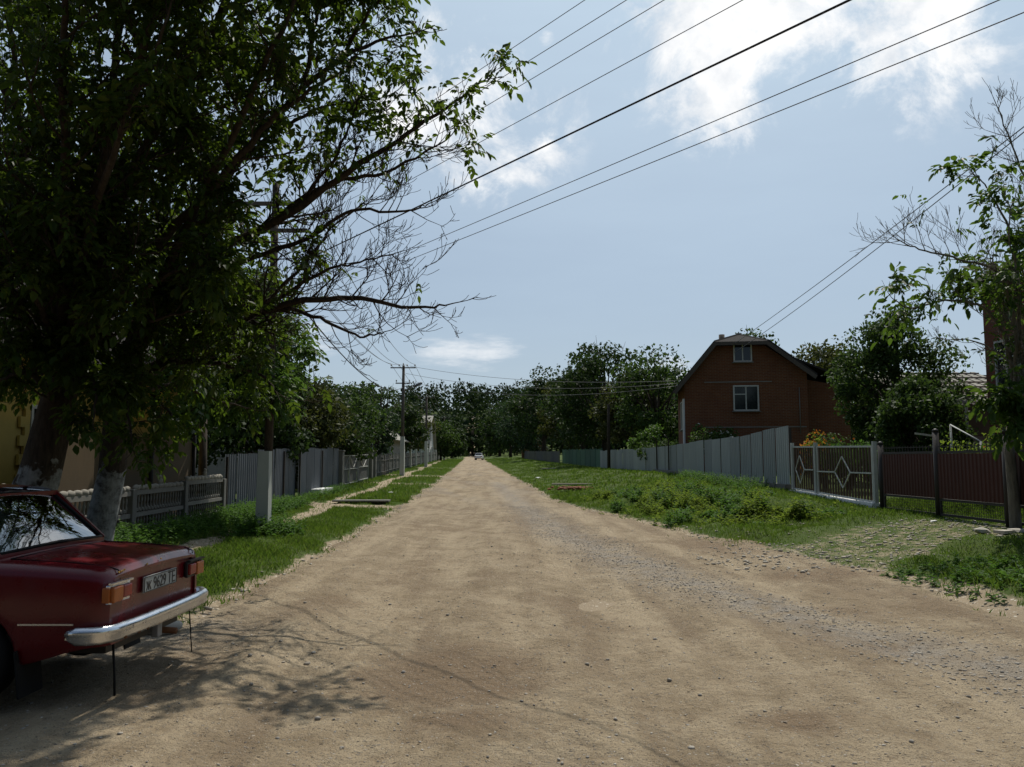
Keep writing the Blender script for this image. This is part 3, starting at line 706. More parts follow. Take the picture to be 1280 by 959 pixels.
rg = MB(); rg.bar(L_(xm, hy0 + 3.0, zR + .12), L_(xm, hy1 + .4, zR + .12), .25, .1)
rg.build('ridge', M['asbestos'], ro)
fb_ = MB(); fb_.bar(L_(xl, yf - .02, zl - .06), L_(gx_l(zH), yf - .02, zH - .02), .03, .2); fb_.bar(L_(gx_l(zH) - .05, yf - .021, zH - .03), L_(xr_top + .05, yf - .021, zH - .03), .03, .18)
fb_.bar(L_(xr_top, yf - .02, zH - .02), L_(hx1 + .35, yf - .02, 5.66), .03, .2); fb_.build('bargeboard', M['wood_pole'], ro)
ch = MB(); ch.tube([L_(11.1, hy0 + 4, 7.3), L_(11.1, hy0 + 4, 8.55)], .16, 8); ch.box(L_(10.65, hy0 + 4.9, 7.2), (.4, .4, 1.1)); ch.build('chimney', M['wood_pole'], ro); bh.rotation_euler.z = R(-8)
window(bh, L_(11.62, hy0 - .01, 7.45 - .45), .84, .88, X)
window(bh, L_(11.73, hy0 - .01, 4.70), 1.18, 1.22, X, trans=((0, .5, .66),))
window(bh, L_(hx0 - .01, hy0 + 1.6, 3.9), 1.1, 1.4, -Yv)
tr_ = MB(); tr_.bar(L_(9.7, hy0 - .012, 5.52), L_(13.0, hy0 - .012, 5.52), .03, .05); tr_.bar(L_(9.7, hy0 - .012, 3.25), L_(14.6, hy0 - .012, 3.25), .03, .05); tr_.build('string_course', M['concrete'], bh)
m_ = MB(); m_.box(L_(hx0 - .05, hy0 + .25, 2.4), (.08, .5, 4.6)); m_.build('corner_render', M['whitewall'], bh)
m_ = MB(); m_.tube([L_(14.3, hy0 - .06, 2.9), L_(14.3, hy0 - .06, 5.2)], .02, 6); m_.build('downpipe', M['concrete'], bh)

# tall dark brick house at the right edge, with a lean-to
h2 = thing('brick_house', 'tall dark brick house at the right edge with a grey lean-to roof', 'house', (18, 21.5, .8)); o0 = h2.location
m_ = MB(); m_.prism([L_(15.5, 16.5, .2), L_(15.5, 26, .2), L_(15.5, 26, 7.2), L_(15.5, 16.5, 7.2)], (7, 0, 0)); m_.build('wall', M['brick2'], h2)
m_ = MB(); slab(m_, L_(14.9, 15.9, 7.15), L_(19, 15.9, 9.4), L_(19, 26.6, 9.4), L_(14.9, 26.6, 7.15), -.12); slab(m_, L_(19, 15.9, 9.402), L_(23.1, 15.9, 7.15), L_(23.1, 26.6, 7.15), L_(19, 26.6, 9.402), -.12); m_.build('roof', M['darkroof'], h2)
window(h2, L_(15.49, 24.85, 4.55), 1.0, 1.6, -Yv, trans=((0, 1, .66),))
window(h2, L_(15.49, 20.2, 4.55), 1.2, 1.6, -Yv, trans=((0, 1, .66),))
window(h2, L_(15.49, 22.3, 1.9), 1.2, 1.5, -Yv, trans=((0, 1, .66),))
m_ = MB(); n_ = 6
for i in range(n_):                       # corrugated lean-to slopes
    pass
lr = MB(); Yk = 30
for i in range(26):
    x0 = 13.6 + i * .17; a = L_(x0, 26.5, 3.45); b = L_(x0 + .172, 26.5, 3.45); c = L_(x0 + .172, 31.0, 5.0); d_ = L_(x0, 31.0, 5.0)
    lift = Vector((0, 0, .03 if i % 2 else 0)); slab(lr, a + lift, b + lift, c + lift, d_ + lift, .03)
for i in range(7): lr.bar(L_(13.6, 26.6 + i * .68, 3.53 + i * .235), L_(18.0, 26.6 + i * .68, 3.53 + i * .235), .05, .05)
lr.build('lean_to_roof', M['asbestos'], h2)
lw_ = MB(); lw_.box(L_(17.1, 31.0, 2.8), (7.0, .2, 4.2)); lw_.box(L_(13.7, 29, 2.3), (.15, 4, 2.4)); lw_.build('lean_to_wall', M['wood_pole'], h2)
lw_ = MB(); lw_.tube([L_(14.95, 26.3, .6), L_(14.95, 26.3, 3.5)], .05, 8); lw_.build('porch_post', M['concrete'], h2)
lw_ = MB(); lw_.box(L_(15.9, 26.7, 2.15), (4.2, .1, .5)); lw_.build('porch_wall', M['greywall'], h2)

# yellow house on the left
yh = thing('yellow_house', 'yellow rendered house half hidden behind the dark walnut trees', 'house', (-11.5, 17.5, .3)); o0 = yh.location
m_ = MB(); m_.box(L_(-11.9, 17.4, 1.8), (6.0, 7.8, 3.6)); m_.build('wall', M['yellowwall'], yh)
m_ = MB(); slab(m_, L_(-15.5, 12.9, 3.4), L_(-11.9, 12.9, 6.2), L_(-11.9, 21.9, 6.2), L_(-15.5, 21.9, 3.4), -.1); slab(m_, L_(-11.9, 12.9, 6.202), L_(-8.3, 12.9, 3.4), L_(-8.3, 21.9, 3.4), L_(-11.9, 21.9, 6.202), -.1); m_.build('roof', M['darkroof'], yh)
for yy in (15.3, 18.0):
    wo = window(yh, L_(-8.89, yy, 1.85), 1.15, 1.5, Yv, mull=(.5,))
    q = MB()
    for sg in (-1, 1):
        pr = [L_(-8.88, yy + sg * .64, .85)]
        for k in range(6):
            z = .85 + k * .34
            pr += [L_(-8.88, yy + sg * .92, z), L_(-8.88, yy + sg * .92, z + .19), L_(-8.88, yy + sg * .78, z + .19), L_(-8.88, yy + sg * .78, z + .34)]
        pr.append(L_(-8.88, yy + sg * .64, .85 + 6 * .34)); q.prism(pr, (.05, 0, 0)); q.build('toothed_surround', M['yellowwall'], wo); q = MB()

# grey houses farther down the left side
def small_house(name, label, x0, x1, y0, y1, ze, zr, along, wm, rm, wins=(), base=0, gmb=None):
    h = thing(name, label, 'house', ((x0 + x1) / 2, (y0 + y1) / 2, base)); o = h.location
    def q(x, y, z): return Vector((x, y, z)) - o
    m_ = MB(); r_ = MB()
    if along == 'y':
        xm = (x0 + x1) / 2
        m_.prism([q(x0, y0, base - .6), q(x1, y0, base - .6), q(x1, y0, ze), q(xm, y0, zr - .1), q(x0, y0, ze)], (0, y1 - y0, 0))
        k = (zr - ze) / (xm - x0)
        slab(r_, q(x0 - .5, y0 - .4, ze - .5 * k + .05), q(xm, y0 - .4, zr + .05), q(xm, y1 + .4, zr + .05), q(x0 - .5, y1 + .4, ze - .5 * k + .05), -.1)
        slab(r_, q(xm, y0 - .4, zr + .052), q(x1 + .5, y0 - .4, ze - .5 * k + .05), q(x1 + .5, y1 + .4, ze - .5 * k + .05), q(xm, y1 + .4, zr + .052), -.1)
    else:                                  # gambrel with the ridge across
        ym = (y0 + y1) / 2; zk = ze + (zr - ze) * .72; yk = (y1 - y0) * .2
        pr = [(y0, base - .6), (y1, base - .6), (y1, ze), (y1 - yk, zk), (ym, zr), (y0 + yk, zk), (y0, ze)]
        m_.prism([q(x0, y, z) for y, z in reversed(pr)], (x1 - x0, 0, 0))
        for (ya, za, yb, zb) in ((y0 - .3, ze - .3, y0 + yk, zk + .06), (y0 + yk, zk + .062, ym, zr + .06)):
            slab(r_, q(x0 - .4, ya, za), q(x1 + .5, ya, za), q(x1 + .5, yb, zb), q(x0 - .4, yb, zb), .1)
            slab(r_, q(x1 + .5, 2 * ym - ya, za), q(x0 - .4, 2 * ym - ya, za), q(x0 - .4, 2 * ym - yb, zb), q(x1 + .5, 2 * ym - yb, zb), .1)
    m_.build('wall', wm, h); r_.build('roof', rm, h)
    for (c, w_, hh, ax) in wins: window(h, Vector(c) - o, w_, hh, ax)
    return h
small_house('grey_house', 'low grey house hidden behind dark trees and the zinc fence', -18, -10.2, 36, 46, 3.6, 6.0, 'y', M['greywall'], M['asbestos'], [((-12, 35.99, 2.4), 1.2, 1.3, X)], .3)
small_house('grey_house', 'grey cottage with a pale sloping eave beyond the first power pole', -19, -10.9, 72, 82, 3.7, 7.0, 'y', M['greywall'], M['asbestos'], [((-12.5, 71.99, 2.6), 1.2, 1.3, X)], .6)
small_house('gambrel_house', 'pale house with a steep gambrel roof beside the far fence', -26, -13.6, 128, 139, 3.9, 8.9, 'x', M['whitewall'], M['asbestos'], [((-13.59, 133.5, 5.6), 1.2, 1.4, Yv), ((-13.59, 131, 3.0), 1.2, 1.4, Yv), ((-13.59, 136, 3.0), 1.2, 1.4, Yv)], 1.2)
small_house('cottage', 'small distant cottage with a white gable among the right hand trees', 1.9, 6.5, 152, 160, 4.0, 6.6, 'y', M['brick'], M['whitepaint'], [((4.2, 151.99, 3.2), 1.1, 1.2, X)], 1.4)

# ------------------------------------------------------------------ fences on the left
cf = thing('baluster_fence', 'low concrete baluster fence topped with lumpy scrolls on the left', 'fence', V3(W(-6.5, 15.5), .1)); o0 = cf.location
def cp(y, z, off=0): return W(-6.5 + off, y, z) - o0
for k, (y0, y1, zt) in enumerate(((9.8, 12.6, .98), (12.6, 15.4, .98), (15.4, 18.2, .99), (18.2, 21.0, 1.10))):
    zb = .14
    m_ = MB()
    for z, th in ((zt, .09), (zb + (zt - zb) * .50, .08), (zb + .06, .10)): m_.bar(cp(y0 + .1, z), cp(y1 - .1, z), .09, th)
    nb = 17
    for (za, zc) in ((zb + .11, zb + (zt - zb) * .50 - .04), (zb + (zt - zb) * .50 + .04, zt - .045)):
        for i in range(nb):
            y = y0 + .2 + (y1 - y0 - .4) * i / (nb - 1); hh = zc - za
            m_.lathe([(.016, 0), (.016, hh * .12), (.028, hh * .3), (.013, hh * .5), (.028, hh * .7), (.016, hh * .88), (.016, hh)], cp(y, za), 6)
        for i in range(nb - 1):           # round beads in the lower gaps
            y = y0 + .2 + (y1 - y0 - .4) * (i + .5) / (nb - 1)
            m_.blob(cp(y, za + .05), (.03, .045, .05), 0, i, .1)
    m_.build('baluster_panel', M['concrete'], cf)
    m_ = MB()
    for i in range(11):
        y = y0 + .22 + (y1 - y0 - .44) * i / 10; c = 1 - abs(i - 5) / 5
        m_.blob(cp(y, zt + .085), (.06, .13, .065), 0, 40 + i + 20 * k, .12, sub=2)
        if i == 5: m_.blob(cp(y, zt + .19), (.05, .09, .07), 0, 77 + k, .15, sub=2); m_.blob(cp(y, zt + .27), (.04, .05, .05), 0, 97 + k, .15, sub=2)
    m_.build('scroll_crest', M['stone'], cf)
for y0, zt in ((9.8, 1.05), (12.6, 1.05), (15.4, 1.06), (18.2, 1.15), (21.0, 1.13)):
    m_ = MB(); m_.rbox(cp(y0, (zt + 0) / 2), (.17, .17, zt), .015); m_.build('post', M['concrete'], cf)

bf = thing('plank_fence', 'tall brown plank fence standing behind the baluster fence', 'fence', V3(W(-7.4, 18), .2)); o0 = bf.location
for (y0, y1) in ((13.6, 16.0), (16.0, 18.4), (18.4, 21.2)):
    m_ = MB(); y = y0 + .02
    while y < y1 - .05:
        p = W(-7.4, y) - o0; zt = 2.12 + random.uniform(-.02, .02)
        m_.box((p.x, p.y + .075, (zt + .1) / 2 - o0.z), (.025 + random.uniform(0, .008), .142, zt - .1)); y += .15
    m_.build('plank_panel', M['brown_plank'], bf)
for y0 in (13.6, 16.0, 18.4, 21.2):
    p = W(-7.33, y0) - o0; m_ = MB(); m_.tube([(p.x, p.y, -.2), (p.x, p.y, 2.25)], .05, 8); m_.build('post', M['darkmetal'], bf)

z1 = metal_fence('metal_fence', 'grey zinc sheet fence just beyond the baluster fence, near the whitewashed post', (W(-6.5, 21.2), W(-6.55, 30.0)), ([0, .35, .36, 1], [1.78, 1.84, 1.95, 2.02]), M['zinc'], M['darkmetal'], 1.1, group=None)
z2 = metal_fence('metal_fence', 'darker grey zinc sheet gate and fence panels before the wire gates', (W(-6.44, 29.9), W(-6.5, 39.2)), ([0, .5, .51, 1], [2.08, 2.1, 2.14, 2.16]), M['zinc'], M['darkmetal'], 1.5)
m_ = MB(); p = W(-6.25, 33.5); m_.box((0, 0, 0), (.5, 2.2, .28)); st = m_.build('door_step', M['whitewash'], None, (p.x, p.y, Hs(p.x, p.y) + .1)); tag(st, 'white concrete step at the foot of the zinc fence', 'step')

# dark wire gates with light frames
wg = thing('wire_gate', 'dark mesh gate leaves with thin white frames between concrete pillars', 'gate', V3(W(-6.5, 46), .3)); o0 = wg.location
def wp(y, z, off=0): p = W(-6.5 + off, y); return Vector((p.x, p.y, z + Hs(p.x, p.y))) - o0
for (y0, y1) in ((39.7, 42.6), (42.8, 45.7), (46.2, 50.4)):
    f = MB()
    for (a, b) in (((y0, .1), (y0, 1.55)), ((y1, .1), (y1, 1.55)), ((y0, 1.55), (y1, 1.55)), ((y0, .1), (y1, .1)), ((y0, .85), (y1, .85))): f.bar(wp(*a), wp(*b), .04, .045)
    ym = (y0 + y1) / 2
    for (a, b) in (((y0, 1.55), (ym, .85)), ((y1, 1.55), (ym, .85))): f.bar(wp(*a), wp(*b), .025, .03)
    f.build('gate_frame', M['whitepaint'], wg)
    s_ = MB(); y = y0 + .06
    while y < y1: s_.bar(wp(y, .12, -.04), wp(y, 1.53, -.04), .02, .075, up=Yv); y += .13
    s_.build('bars', M['greypicket'], wg)
for y0 in (39.4, 51.0, 52.9):
    m_ = MB(); p = W(-6.5, y0); hz = 1.75; m_.rbox(wp(y0, hz / 2 - .1), (.42, .42, hz + .2), .02); m_.rbox(wp(y0, hz + .03), (.5, .5, .07), .015); m_.build('pillar', M['concrete'], wg)
picket_fence('picket_fence', 'grey paling fence with white posts behind the first power pole', W(-6.5, 53.6), W(-6.5, 74.8), 1.4, M['greypicket'], .08, .06, 3.0, M['concrete'])
picket_fence('picket_fence', 'farthest left paling fence with tall concrete posts by the gambrel house', W(-6.5, 76), W(-6.2, 164), 1.45, M['greypicket'], .16, .12, 8.0, M['pale_concrete'], None, .5, .25)

# ------------------------------------------------------------------ poles and wires
pa = thing('utility_pole', 'whitewashed square concrete pole stub with dark wooden pole rising into the leaves', 'utility pole', V3(W(-4.35, 16.9), 0)); PA = pa.location.copy()
PA.z = Hs(PA.x, PA.y); pa.location = PA
m_ = MB(); m_.hexa([(-.14, -.13, -.4), (.14, -.13, -.4), (.14, .13, -.4), (-.14, .13, -.4), (-.115, -.115, 1.72), (.115, -.115, 1.72), (.115, .115, 1.72), (-.115, .115, 1.72)]); m_.build('concrete_stub', M['pale_concrete'], pa)
m_ = MB(); m_.tube([(.0, .23, .35), (.0, .23, 4), (.0, .22, 7.6)], [.095, .085, .075], 10); m_.build('pole', M['bark'], pa)
m_ = MB()
for z in (.7, 1.4): m_.tube([(-.15, -.14, z), (.15, -.14, z), (.14, .33, z), (-.14, .33, z), (-.15, -.14, z)], .012, 5)
pass
def crossarm(root, zs, halfs, off=(0, 0)):
    out = []
    for z, hw in zip(zs, halfs):
        m_ = MB(); m_.bar((-hw, off[1], z), (hw, off[1], z), .07, .08); ca = m_.build('crossarm', M['wood_pole'], root)
        for x in ((-hw + .06, hw - .06) if hw < .8 else (-hw + .06, hw - .06, -.3, .3)):
            i_ = MB(); i_.lathe([(.012, 0), (.012, .08), (.05, .09), (.06, .14), (.035, .17), (.05, .19), (.03, .23)], (x, off[1], z + .04), 8); i_.build('insulator', M['porcelain'], ca); out.append(Vector((x, off[1], z + .25)))
    return out
crossarm(pa, (7.1, 6.5, 5.2), (.75, .75, .5), (0, .1))
def street_pole(label, s, y, hgt, lamp):
    r = thing('utility_pole', label, 'utility pole', V3(W(s, y), Hs(s - .05 * y, y)), 0)
    m_ = MB(); m_.tube([(0, 0, 1.6), (0, 0, 5), (.02, 0, hgt)], [.13, .12, .10], 10); m_.build('pole', M['wood_pole'], r)
    m_ = MB(); m_.hexa([(-.17, -.16, -.3), (.17, -.16, -.3), (.17, .16, -.3), (-.17, .16, -.3), (-.15, -.145, 2.9), (.15, -.145, 2.9), (.15, .145, 2.9), (-.15, .145, 2.9)]); m_.build('concrete_stub', M['pale_concrete'], r)
    ins = crossarm(r, (hgt - .18, hgt - 1.35), (.95, .55), (0, -.14))
    m_ = MB(); m_.lathe([(.02, 0), (.06, .1), (.03, .2)], (0, 0, hgt), 8); m_.build('insulator', M['porcelain'], r)
    if lamp:
        m_ = MB(); m_.tube([(.1, -.05, hgt - 2.0), (.45, -.12, hgt - 1.75), (1.0, -.2, hgt - 1.5)], .03, 8); lo = m_.build('lamp_arm', M['alu'], r)
        m_ = MB(); m_.lathe([(.03, 0), (.09, .1), (.12, .35), (.10, .6), (.03, .68)], (.85, -.18, hgt - 1.60), 10, M=Matrix.Rotation(R(65), 3, 'Y')); m_.build('lamp_head', M['zinc'], lo)
    return r, ins
p1, i1 = street_pole('tall wooden power pole with a street lamp arm on the left verge', -5.2, 60, 8.25, True)
p2, i2 = street_pole('smaller farther power pole without a lamp beside the grey palings', -5.2, 91, 8.0, False)
p3, i3 = street_pole('thin far power pole at the end of the left fence', -5.2, 150, 8.0, False)
m_ = MB(); m_.tube([(0, 0, -.3), (0, 0, 3), (.03, 0, 4.6)], [.12, .11, .09], 9); p = W(9.55, 56.0); wpole = m_.build('wooden_post', M['bark'], None, (p.x, p.y, Hs(p.x, p.y))); tag(wpole, 'bare dark wooden pole standing against the pale metal fence', 'pole')
p = W(-8.2, 40); m_ = MB(); m_.tube([(0, 0, -.3), (0, 0, 6.6), (.0, 0, 6.75), (-.18, 0, 6.78)], [.03, .02, .018, .015], 6); tag(m_.build('antenna_mast', M['alu'], None, (p.x, p.y, Hs(p.x, p.y))), 'thin pale mast rising above the trees on the left', 'mast')

def wire(label, a, b, sag, r, group, mat=None, n=24):
    a, b = Vector(a), Vector(b); pts = []
    for i in range(n + 1):
        f = i / n; p = a.lerp(b, f); p.z -= sag * 4 * f * (1 - f); pts.append(p - a)
    m_ = MB(); m_.tube(pts, r, 5); o = m_.build('overhead_wire', mat or M['wire'], None, a); return tag(o, label, 'wire', group)
def plane_hit(px, py, k=.75):
    d = ray(px, py); q = d.x / d.y; Y = (PA.x + k * PA.y) / (q + k); return at(px, py, Y)
for lab, (x0, y0), (x1, y1), r, mt in (
        ('topmost thin wire crossing the road to the upper left', (725, 0), (541, 124), .0045, 'alu'),
        ('second thin wire from the top, crossing the road', (776, 0), (564, 134), .0045, 'alu'),
        ('third thin wire from the top, crossing the road', (822, 0), (564, 156), .0045, 'alu'),
        ('fourth thin wire, just above the thick black cable', (918, 0), (598, 176), .0045, 'alu'),
        ('thick black twisted cable crossing the middle of the sky', (1048, 0), (453, 290), .011, 'wire'),
        ('thin wire next below the thick black cable', (1230, 0), (514, 310), .0045, 'alu'),
        ('lowest of the wires crossing the road, ending at the right edge of the sky', (1280, 7), (521, 319), .0045, 'alu')):
    yA = y1 + (y1 - y0) / (x1 - x0) * (352 - x1); A = plane_hit(352, yA); B = plane_hit(x0, y0)
    wire(lab, A, A + (B - A) * (27 / (A.y - B.y)), .05, r, 'wires crossing the road overhead', M[mt])
wire('upper of the two wires running to the brick house gable', at(848, 475, 56), at(1300, 143, 15), .25, .012, 'service wires to the brick house', M['alu'])
wire('lower of the two wires running to the brick house gable', at(850, 480, 56), at(1300, 149, 15), .45, .012, 'service wires to the brick house', M['alu'])
b1, b2 = p1.location, p2.location
ends1 = [b1 + q for q in i1]; ends2 = [b2 + q for q in i2]
srcs = [(-.69, .1, 7.35), (.69, .1, 7.35), (-.3, .1, 6.75), (.3, .1, 6.75)]
LB = ['outer left', 'outer right', 'inner left', 'inner right']
for i in range(4):
    wire(f'{LB[i]} thin wire from the leafy near pole to the lamp pole', PA + Vector(srcs[i]), ends1[i], .7 + .1 * i, .012, 'wires along the left verge', M['alu'])
    wire(f'{LB[i]} wire between the lamp pole and the farther pole', ends1[i], ends2[i], .35, .014, 'wires between the lamp pole and farther pole', M['alu'])
    wire(f'{LB[i]} wire beyond the farther pole toward the wood', ends2[i], p3.location + i2[i], .6, .015, 'wires beyond the farther pole', M['alu'])
wire('black insulated cable drooping to the lamp pole', PA + Vector((.2, .1, 5.4)), b1 + Vector((0, -.1, 6.6)), 1.0, .02, 'wires along the left verge', M['wire'])
wt = at(846, 476, 45.9)
for i, lab in enumerate(('upper faint wire from the lamp pole across the road', 'middle faint wire from the lamp pole across the road', 'lower faint wire from the lamp pole across the road')):
    wire(lab, b1 + Vector((.5 - .3 * i, -.1, 8.2 - .55 * i)), wt + Vector((0, 0, -.15 * i)), .5 + .15 * i, .012, 'faint wires from the lamp pole across the road', M['alu'])

# ------------------------------------------------------------------ saloon car
def make_car(label, paint, loc, rz, glassmat, plate=None, flaps=True, seed=1):
    car = thing('parked_car', label, 'car', loc, rz)
    NX = 84
    xs = np.concatenate([np.linspace(-1.97, -1.86, 6), np.linspace(-1.80, 1.78, NX), np.linspace(1.84, 1.99, 7)])
    def halfw(x):
        w_ = .80 - .035 * max(0, (-x - .9) / 1.1) ** 2 - .03 * max(0, (x - .9) / 1.1) ** 2
        e = max(0, (abs(x) - 1.86) / .13); return w_ - .075 * (1 - math.sqrt(max(0, 1 - min(1, e) ** 2)))
    def ztop(x):
        if x > 1.2: z = .925 - .05 * ((x - 1.2) / .8) ** 1.4
        elif x < -.8: z = .93 - .06 * ((-x - .8) / 1.2) ** 1.5
        else: z = .94
        e = max(0, (abs(x) - 1.88) / .11); return z - .05 * (1 - math.sqrt(max(0, 1 - min(1, e) ** 2)))
    def zbot(x):
        z = .26 + .12 * sst_(1.35, 1.95, x) + .06 * sst_(-1.6, -1.95, x)
        for xw in (-1.34, 1.08):
            d = abs(x - xw)
            if d < .345: z = max(z, .285 + math.sqrt(.345 ** 2 - d * d) * (.93 if xw > 0 else 1))
        return z
    def sst_(a, b, x): return float(sst(a, b, np.float64(x))) if a < b else float(sst(b, a, np.float64(a + b - x)))
    def section(x):
        w_, zt, zb = halfw(x), ztop(x), zbot(x)
        zs = [zb, zb + .02, max(zb + .05, .42), max(zb + .10, .56), .70, zt - .095, zt - .05, zt - .018, zt, zt + .008, zt + .014, zt + .016]
        ws = [w_ - .045, w_ - .02, w_ - .004, w_, w_ - .006, w_ - .018, w_ - .026, w_ - .05, w_ - .095, w_ * .6, w_ * .3, 0]
        for i in range(1, len(zs)): zs[i] = max(zs[i], zs[i - 1] + .001)
        return [(x, -a, b) for a, b in zip(ws, zs)] + [(x, a, b) for a, b in zip(reversed(ws[:-1]), reversed(zs[:-1]))]
    m_ = MB(); vs = []; S = [section(x) for x in xs]; k = len(S[0])
    for s_ in S: vs += s_
    fs = [(i * k + j, i * k + j + 1, (i + 1) * k + j + 1, (i + 1) * k + j) for i in range(len(xs) - 1) for j in range(k - 1)]
    m_.add(vs, fs, 0, True)
    # rear panel: rim, then sunk face
    last = [Vector(p) for p in S[-1]]; c = Vector((xs[-1], 0, .64))
    ring = [c + Vector((0, (p.y) * .955, (p.z - .64) * .90)) for p in last]; ring2 = [p + Vector((-.018, 0, 0)) for p in ring]
    n_ = len(last); b_ = last + ring + ring2
    m_.add(b_, [(j, n_ + j, n_ + (j + 1) % n_, (j + 1) % n_) for j in range(n_)] + [(n_ + j, 2 * n_ + j, 2 * n_ + (j + 1) % n_, n_ + (j + 1) % n_) for j in range(n_)] + [tuple(range(2 * n_, 3 * n_))], 0, False)
    f0 = [Vector(p) for p in S[0]]; m_.add(f0, [tuple(reversed(range(n_)))], 0)
    # underside and wheel wells
    m_.box((0, 0, .36), (3.8, 1.1, .12), 1); m_.box((1.55, 0, .43), (.78, 1.40, .05), 1)
    for xw in (-1.34, 1.08): m_.box((xw, 0, .63), (.74, 1.40, .05), 1)
    # roof skin and pillars
    zr = 1.425
    def roofpt(u, v):                     # u along (front -.34 .. rear .93), v across -1..1
        x = -.36 + u * 1.19; w_ = .575 - .02 * abs(u - .5); y = v * w_
        return Vector((x, y, zr - .030 * abs(v) ** 3 * 1.3 - .05 * (2 * u - 1) ** 2 * .6 - (.012 if abs(v) > .95 else 0)))
    U, Vn = 14, 14
    rv = [roofpt(i / U, -1 + 2 * j / Vn) for i in range(U + 1) for j in range(Vn + 1)]
    nn = len(rv)
    fsr = [(i * (Vn + 1) + j, (i + 1) * (Vn + 1) + j, (i + 1) * (Vn + 1) + j + 1, i * (Vn + 1) + j + 1) for i in range(U) for j in range(Vn)]
    m_.add(rv + [p - Vector((0, 0, .03)) for p in rv], fsr + [tuple(reversed([q + nn for q in f])) for f in fsr], 0, True)
    rc, fc = {}, {}
    for sg in (-1, 1):
        rr = roofpt(1, sg) + Vector((-.01, 0, -.012)); fr_ = roofpt(0, sg) + Vector((.01, 0, -.012)); rb_ = Vector((1.19, sg * .675, .945)); fb_ = Vector((-.86, sg * .69, .935))
        rc[sg] = (rr, rb_); fc[sg] = (fr_, fb_)
        # C pillar as a broad blade
        for (t0, t1, b0, b1) in ((.80, 1.0, .92, 1.19),):
            a = roofpt(t0, sg) + Vector((0, 0, -.012)); b = rr; c_ = rb_; d_ = Vector((b0, sg * .725, .935))
            n2 = (b - a).cross(d_ - a).normalized() * (.03 * sg)
            m_.hexa([a, b, c_, d_, a + n2 * -1, b + n2 * -1, c_ + n2 * -1, d_ + n2 * -1], 0)
        m_.bar(fr_, fb_, .05, .06, 0); m_.bar(roofpt(.42, sg) + Vector((0, 0, -.012)), Vector((.17, sg * .73, .935)), .05, .06, 0)
        m_.bar(rr, rb_, .045, .06, 0)
        m_.tube([roofpt(i / 8, sg * 1.0) + Vector((0, sg * .012, -.012)) for i in range(9)], .014, 6, 2)
    m_.bar(rc[-1][1], rc[1][1], .03, .05, 0); m_.bar(rc[-1][0] + Vector((.01, 0, 0)), rc[1][0] + Vector((.01, 0, 0)), .05, .035, 0)
    m_.bar(fc[-1][0], fc[1][0], .05, .035, 0)
    body = m_.build('body', [paint, M['blackplastic'], M['chrome']], car)
    # glass
    def pane(name, pts, dark_edge=True):
        pts = [Vector(p) for p in pts]; c_ = sum(pts, Vector()) / 4; n2 = (pts[1] - pts[0]).cross(pts[3] - pts[0]).normalized()
        N = 10; vs = []
        for i in range(N + 1):
            for j in range(N + 1):
                u, v = i / N, j / N; p = pts[0].lerp(pts[1], u).lerp(pts[3].lerp(pts[2], u), v)
                vs.append(p + n2 * (.045 * (1 - (2 * u - 1) ** 2) * (1 - .5 * (2 * v - 1) ** 2)))
        g = MB(); g.add(vs, [(i * (N + 1) + j, (i + 1) * (N + 1) + j, (i + 1) * (N + 1) + j + 1, i * (N + 1) + j + 1) for i in range(N) for j in range(N)], 0, True)
        w_ = g.build(name, glassmat, car)
        q = MB(); ring_ = [c_ + (p - c_) * 1.01 + n2 * .006 for p in pts]
        for i in range(4): q.tube([ring_[i], ring_[i].lerp(ring_[(i + 1) % 4], .5) + n2 * (.03 if i in (0, 2) else 0), ring_[(i + 1) % 4]], .011, 6)
        q.build('window_seal', M['rubber'], w_); return w_
    e = Vector((0, .03, 0))
    pane('rear_window', [rc[-1][1] + e + Vector((0, 0, .02)), rc[1][1] - e + Vector((0, 0, .02)), rc[1][0] - e, rc[-1][0] + e])
    pane('windscreen', [fc[1][1] - e, fc[-1][1] + e, fc[-1][0] + e, fc[1][0] - e])
    for sg in (-1, 1):
        o_ = Vector((0, sg * .004, 0))
        a = [fc[sg][1], Vector((.16, sg * .73, .935)), roofpt(.42, sg) + Vector((0, 0, -.012)), fc[sg][0]]; b = [Vector((.19, sg * .73, .935)), Vector((.90, sg * .725, .935)), roofpt(.80, sg) + Vector((0, 0, -.012)), roofpt(.44, sg) + Vector((0, 0, -.012))]
        for q in (a, b): pane('side_window', [p + o_ for p in (q if sg < 0 else [q[1], q[0], q[3], q[2]])])
    # boot lid: gap line following the deck and tail
    g = MB(); lw = .60
    for sg in (-1, 1):
        g.tube([(1.25, sg * lw, ztop(1.25) + .008), (1.7, sg * lw, ztop(1.7) + .008), (1.93, sg * lw, ztop(1.93) + .004), (1.985, sg * (lw - .005), .86), (1.990, sg * (lw - .01), .835)], .0045, 5)
    g.tube([(1.25, -lw, ztop(1.25) + .008), (1.245, 0, ztop(1.25) + .017), (1.25, lw, ztop(1.25) + .008)], .0045, 5)
    g.build('boot_lid_seam', M['rubber'], car)
    # bumper with wrap-round ends
    path = [(1.80, -.835), (1.86, -.845), (1.93, -.838), (1.985, -.81), (2.045, -.72), (2.065, -.45), (2.07, 0)]
    path = path + [(x, -y) for x, y in reversed(path[:-1])]
    pts = [Vector((x, y, .475)) for x, y in path]; prof = [(-.02, -.055), (.012, -.058), (.030, -.035), (.022, -.012), (.034, .004), (.034, .032), (.015, .055), (-.02, .050)]
    q = MB(); vs = []
    for i, p in enumerate(pts):
        d = (pts[min(i + 1, len(pts) - 1)] - pts[max(i - 1, 0)]).normalized(); nrm = Vector((d.y, -d.x, 0))
        sc = .55 if i in (0, len(pts) - 1) else 1
        vs += [p + nrm * (a) + Vector((0, 0, b * sc)) for a, b in prof]
    kk = len(prof)
